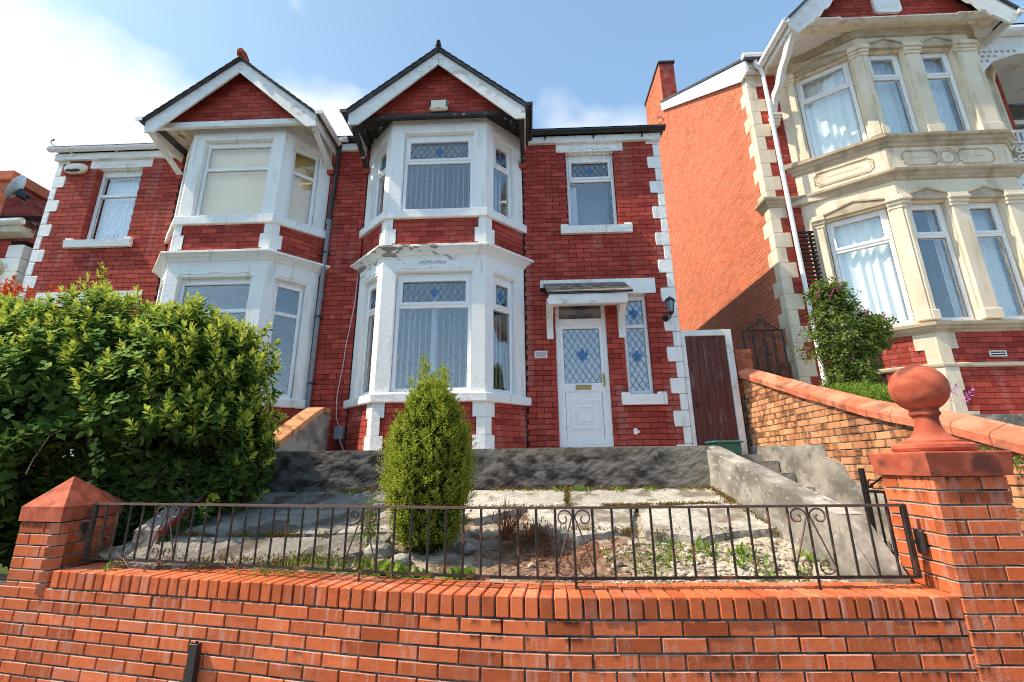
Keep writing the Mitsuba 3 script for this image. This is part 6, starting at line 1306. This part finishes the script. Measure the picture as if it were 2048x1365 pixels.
v = np.array(mm.vertices) * (0.15, 0.03, 0.032) + (-8.30, 6.895, 5.335); m = MB(); m.add(v, mm.faces); put(A2, 'lens', m, 'navy_plastic', smooth=True)
A3 = thing('alarm_box', 'red alarm box on the brick house at the far left edge', 'alarm')
m = MB(); m.box(-10.35, -9.96, 7.28, 7.385, 3.86, 4.16, 0.02); put(A3, 'case', m, 'red_plastic'); m = MB(); m.box(-10.30, -10.02, 7.275, 7.281, 3.92, 4.12, 0.002); put(A3, 'front_panel', m, 'pink_plate'); m = MB(); m.box(-10.36, -9.97, 7.30, 7.38, 3.80, 3.86, 0.01); put(A3, 'base', m, 'cream_plastic')
NP = thing('name_plate', 'small pale plate on the brickwork left of the front door', 'sign')
m = MB(); m.box(0.10, 0.30, 6.972, 6.994, 1.645, 1.76, 0.004); put(NP, 'plate', m, 'white_plastic'); m = MB(); m.box(0.113, 0.287, 6.968, 6.973, 1.658, 1.747, 0.002); put(NP, 'face', m, 'pink_plate')
JB = thing('junction_box', 'grey cable box low on the wall under the left side of the bay', 'box')
m = MB(); m.box(-2.97, -2.83, 6.90, 6.992, 0.43, 0.62, 0.01); put(JB, 'case', m, 'grey_box'); m = MB(); m.tube([(-2.90, 6.93, 0.44), (-2.90, 6.93, 0.1)], 0.022, 8); put(JB, 'conduit', m, 'black_plastic')
m = MB(); m.tube([(-2.88, 6.91, 0.5), (-2.85, 6.89, 0.38), (-2.80, 6.92, 0.27), (-2.76, 6.93, 0.16)], 0.007, 6); put(JB, 'loop_cable', m, 'white_cable')
CB = thing('cable', 'thin pale cable running down the wall left of the bay', 'cable')
pts = [(-2.84, 6.985, 3.12), (-2.85, 6.975, 2.6), (-2.93, 6.97, 1.9), (-2.95, 6.98, 1.6), (-3.0, 6.97, 1.1), (-2.98, 6.97, 0.75), (-2.91, 6.96, 0.62)]; t = np.linspace(0, 1, 30)
m = MB(); m.tube(np.stack([np.interp(t, np.linspace(0, 1, 7), [p[k] for p in pts]) for k in range(3)], 1), 0.0065, 6); put(CB, 'run', m, 'white_cable')
m = MB(); m.tube([(-3.10, 6.9, 0.10), (-3.09, 6.9, 0.53)], 0.035, 10); m.lathe([(0.0, 0.56), (0.03, 0.555), (0.042, 0.53), (0.042, 0.50), (0.0, 0.50)], (-3.09, 6.9, 0), 10); put('', 'pipe_stub', m, 'soffit_board', label='short cream pipe end at the foot of the wall left of the cable box', cat='pipe')
TP = thing('plant_pot', 'terracotta plant pot standing at the right edge of the big bush', 'flowerpot')
m = MB(); m.lathe([(0.0, 0.0), (0.115, 0.0), (0.15, 0.24), (0.172, 0.24), (0.178, 0.31), (0.158, 0.315), (0.145, 0.26), (0.0, 0.26)], (-3.42, 6.02, 0.26), 24); put(TP, 'pot', m, 'terracotta', smooth=40)
m = MB(); m.lathe([(0.0, 0.285), (0.152, 0.28)], (-3.42, 6.02, 0.26), 16); put(TP, 'soil', m, 'soil')
m = MB(); m.box(-4.2, -3.2, 5.5, 6.6, -0.9, 0.26); put('', 'left_terrace', m, 'paving', kind='structure')
TR = thing('plastic_tray', 'shallow green plastic tray at the foot of the plank gate', 'tray')
m = MB(); m.box(2.56, 2.92, 6.55, 6.85, 0.145, 0.30, 0.02); put(TR, 'body', m, 'green_plastic'); m = MB(); m.box(2.53, 2.95, 6.53, 6.87, 0.292, 0.322, 0.012); put(TR, 'rim', m, 'green_plastic')
def dish(c, r, label, aim, lnb=True):
    D = thing('satellite_dish', label, 'satellite dish'); aim = unit(np.array(aim, float)); a = unit(np.cross(aim, (0, 0, 1.0))); b = np.cross(a, aim); th = np.linspace(0, 2 * math.pi, 28, endpoint=False); m = MB()
    rings = [[np.array(c) + aim * (0.28 * r * q * q - 0.0) + (a * math.cos(t) + b * math.sin(t) * 1.08) * r * q for t in th] for q in (0.02, 0.3, 0.6, 0.85, 1.0)]; rings += [[p + aim * -0.012 for p in rings[-1]]] + [[np.array(c) - aim * 0.015 + aim * (0.28 * r * q * q) + (a * math.cos(t) + b * math.sin(t) * 1.08) * r * q for t in th] for q in (0.6, 0.02)]
    m.strip(rings); put(D, 'reflector', m, 'cream_plastic' if not lnb else 'white_timber', smooth=40)
    m = MB(); m.tube([np.array(c) - aim * 0.02, np.array(c) - aim * 0.25 - b * 0.1], 0.03, 8); m.obox(np.array(c) - aim * 0.12 - b * 0.12, (a, aim, b), (0.09, 0.09, 0.07), 0.01); put(D, 'bracket', m, 'black_plastic')
    m = MB(); m.tube([np.array(c) - b * r * 1.0, np.array(c) + aim * r * 1.3 - b * r * 0.5 - a * r * 0.0], 0.014, 6); put(D, 'arm', m, 'lead'); m = MB(); m.obox(np.array(c) + aim * r * 1.3 - b * r * 0.45, (a, aim, b), (0.04, 0.08, 0.05), 0.01); put(D, 'receiver', m, 'white_plastic')
dish((-11.87, 8.9, 6.42), 0.30, 'white satellite dish on the upper brick wall at the far left edge', (-0.75, -0.62, 0.35))
dish((-9.45, 7.0, 3.50), 0.19, 'cream satellite dish just above the bush beside the left house corner', (-0.2, 0.7, 0.6), False)
CH = thing('plastic_channel', 'short black plastic channel standing upright against the front garden wall', 'channel')
p, t, n = wall_at(s_of(-2.02), 0.0); u_ = np.array([t[0], t[1]]); c = p + n * 0.03
m = MB()
for o, w, d0, d1 in ((-0.026, 0.003, -0.018, 0.018), (0.026, 0.003, -0.018, 0.018), (0.0, 0.026, 0.012, 0.018)): m.obox((*(c + u_ * o + n * (d0 + d1) / 2), -1.30), ((t[0], t[1], 0), (n[0], n[1], 0), (0, 0, 1)), (w, (d1 - d0) / 2, 0.30), 0.001)
put(CH, 'profile', m, 'black_plastic', kind='stuff')
m = MB(); m.obox((*(c + n * 0.0), -1.2), ((t[0], t[1], 0), (n[0], n[1], 0), (0, 0, 1)), (0.007, 0.012, 0.21), 0.002); put(CH, 'insert', m, 'black_plastic')
# across the street, behind the viewer: what the panes mirror
for i in range(5):
    x = -16 + 8 * i; K = thing('terraced_house', f'{("pale", "grey", "cream", "brown", "white")[i]} terraced house with slate roof across the street, seen only mirrored', 'house')
    m = MB(); m.box(x, x + 7.9, -22, -14, -4, 2.2); put(K, 'wall', m, ('soffit_board', 'paving', 'bath_stone', 'facade_brick', 'white_render')[i]); m = MB(); m.add([(x - 0.05, -13.8, 2.1), (x + 7.95, -13.8, 2.1), (x + 7.95, -18, 4.6), (x - 0.05, -18, 4.6), (x - 0.05, -22.2, 2.1), (x + 7.95, -22.2, 2.1)], [[0, 1, 2, 3], [3, 2, 5, 4]]); put(K, 'roof', m, 'slate')
    for k in range(2): m = MB(); m.box(x + 1.4 + 3.2 * k, x + 3.0 + 3.2 * k, -14.02, -13.9, 0.2, 1.6); put(K, 'window', m, 'room')
tr = np.random.default_rng(61)
for i, (x, y) in enumerate(((9.5, -7.0), (14.5, -8.5))):
    K = thing('street_tree', ('nearer', 'farther')[i] + ' round street tree behind the viewer, mirrored in the right-hand house', 'tree'); m = MB(); m.tube([(x, y, -1.6), (x + 0.1, y, 0.5), (x, y, 1.6)], [0.14, 0.1, 0.05], 8); put(K, 'trunk', m, 'bark')
    P = unit(tr.normal(size=(1500, 3))) * tr.uniform(0.5, 1, (1500, 1)) * (1.9, 1.9, 1.6) + (x, y, 1.6); put(K, 'crown', rosettes(P, unit(tr.normal(size=P.shape)), tr, 3, (30, 90), 0.22, 0.12), 'laurel_leaf', kind='stuff')
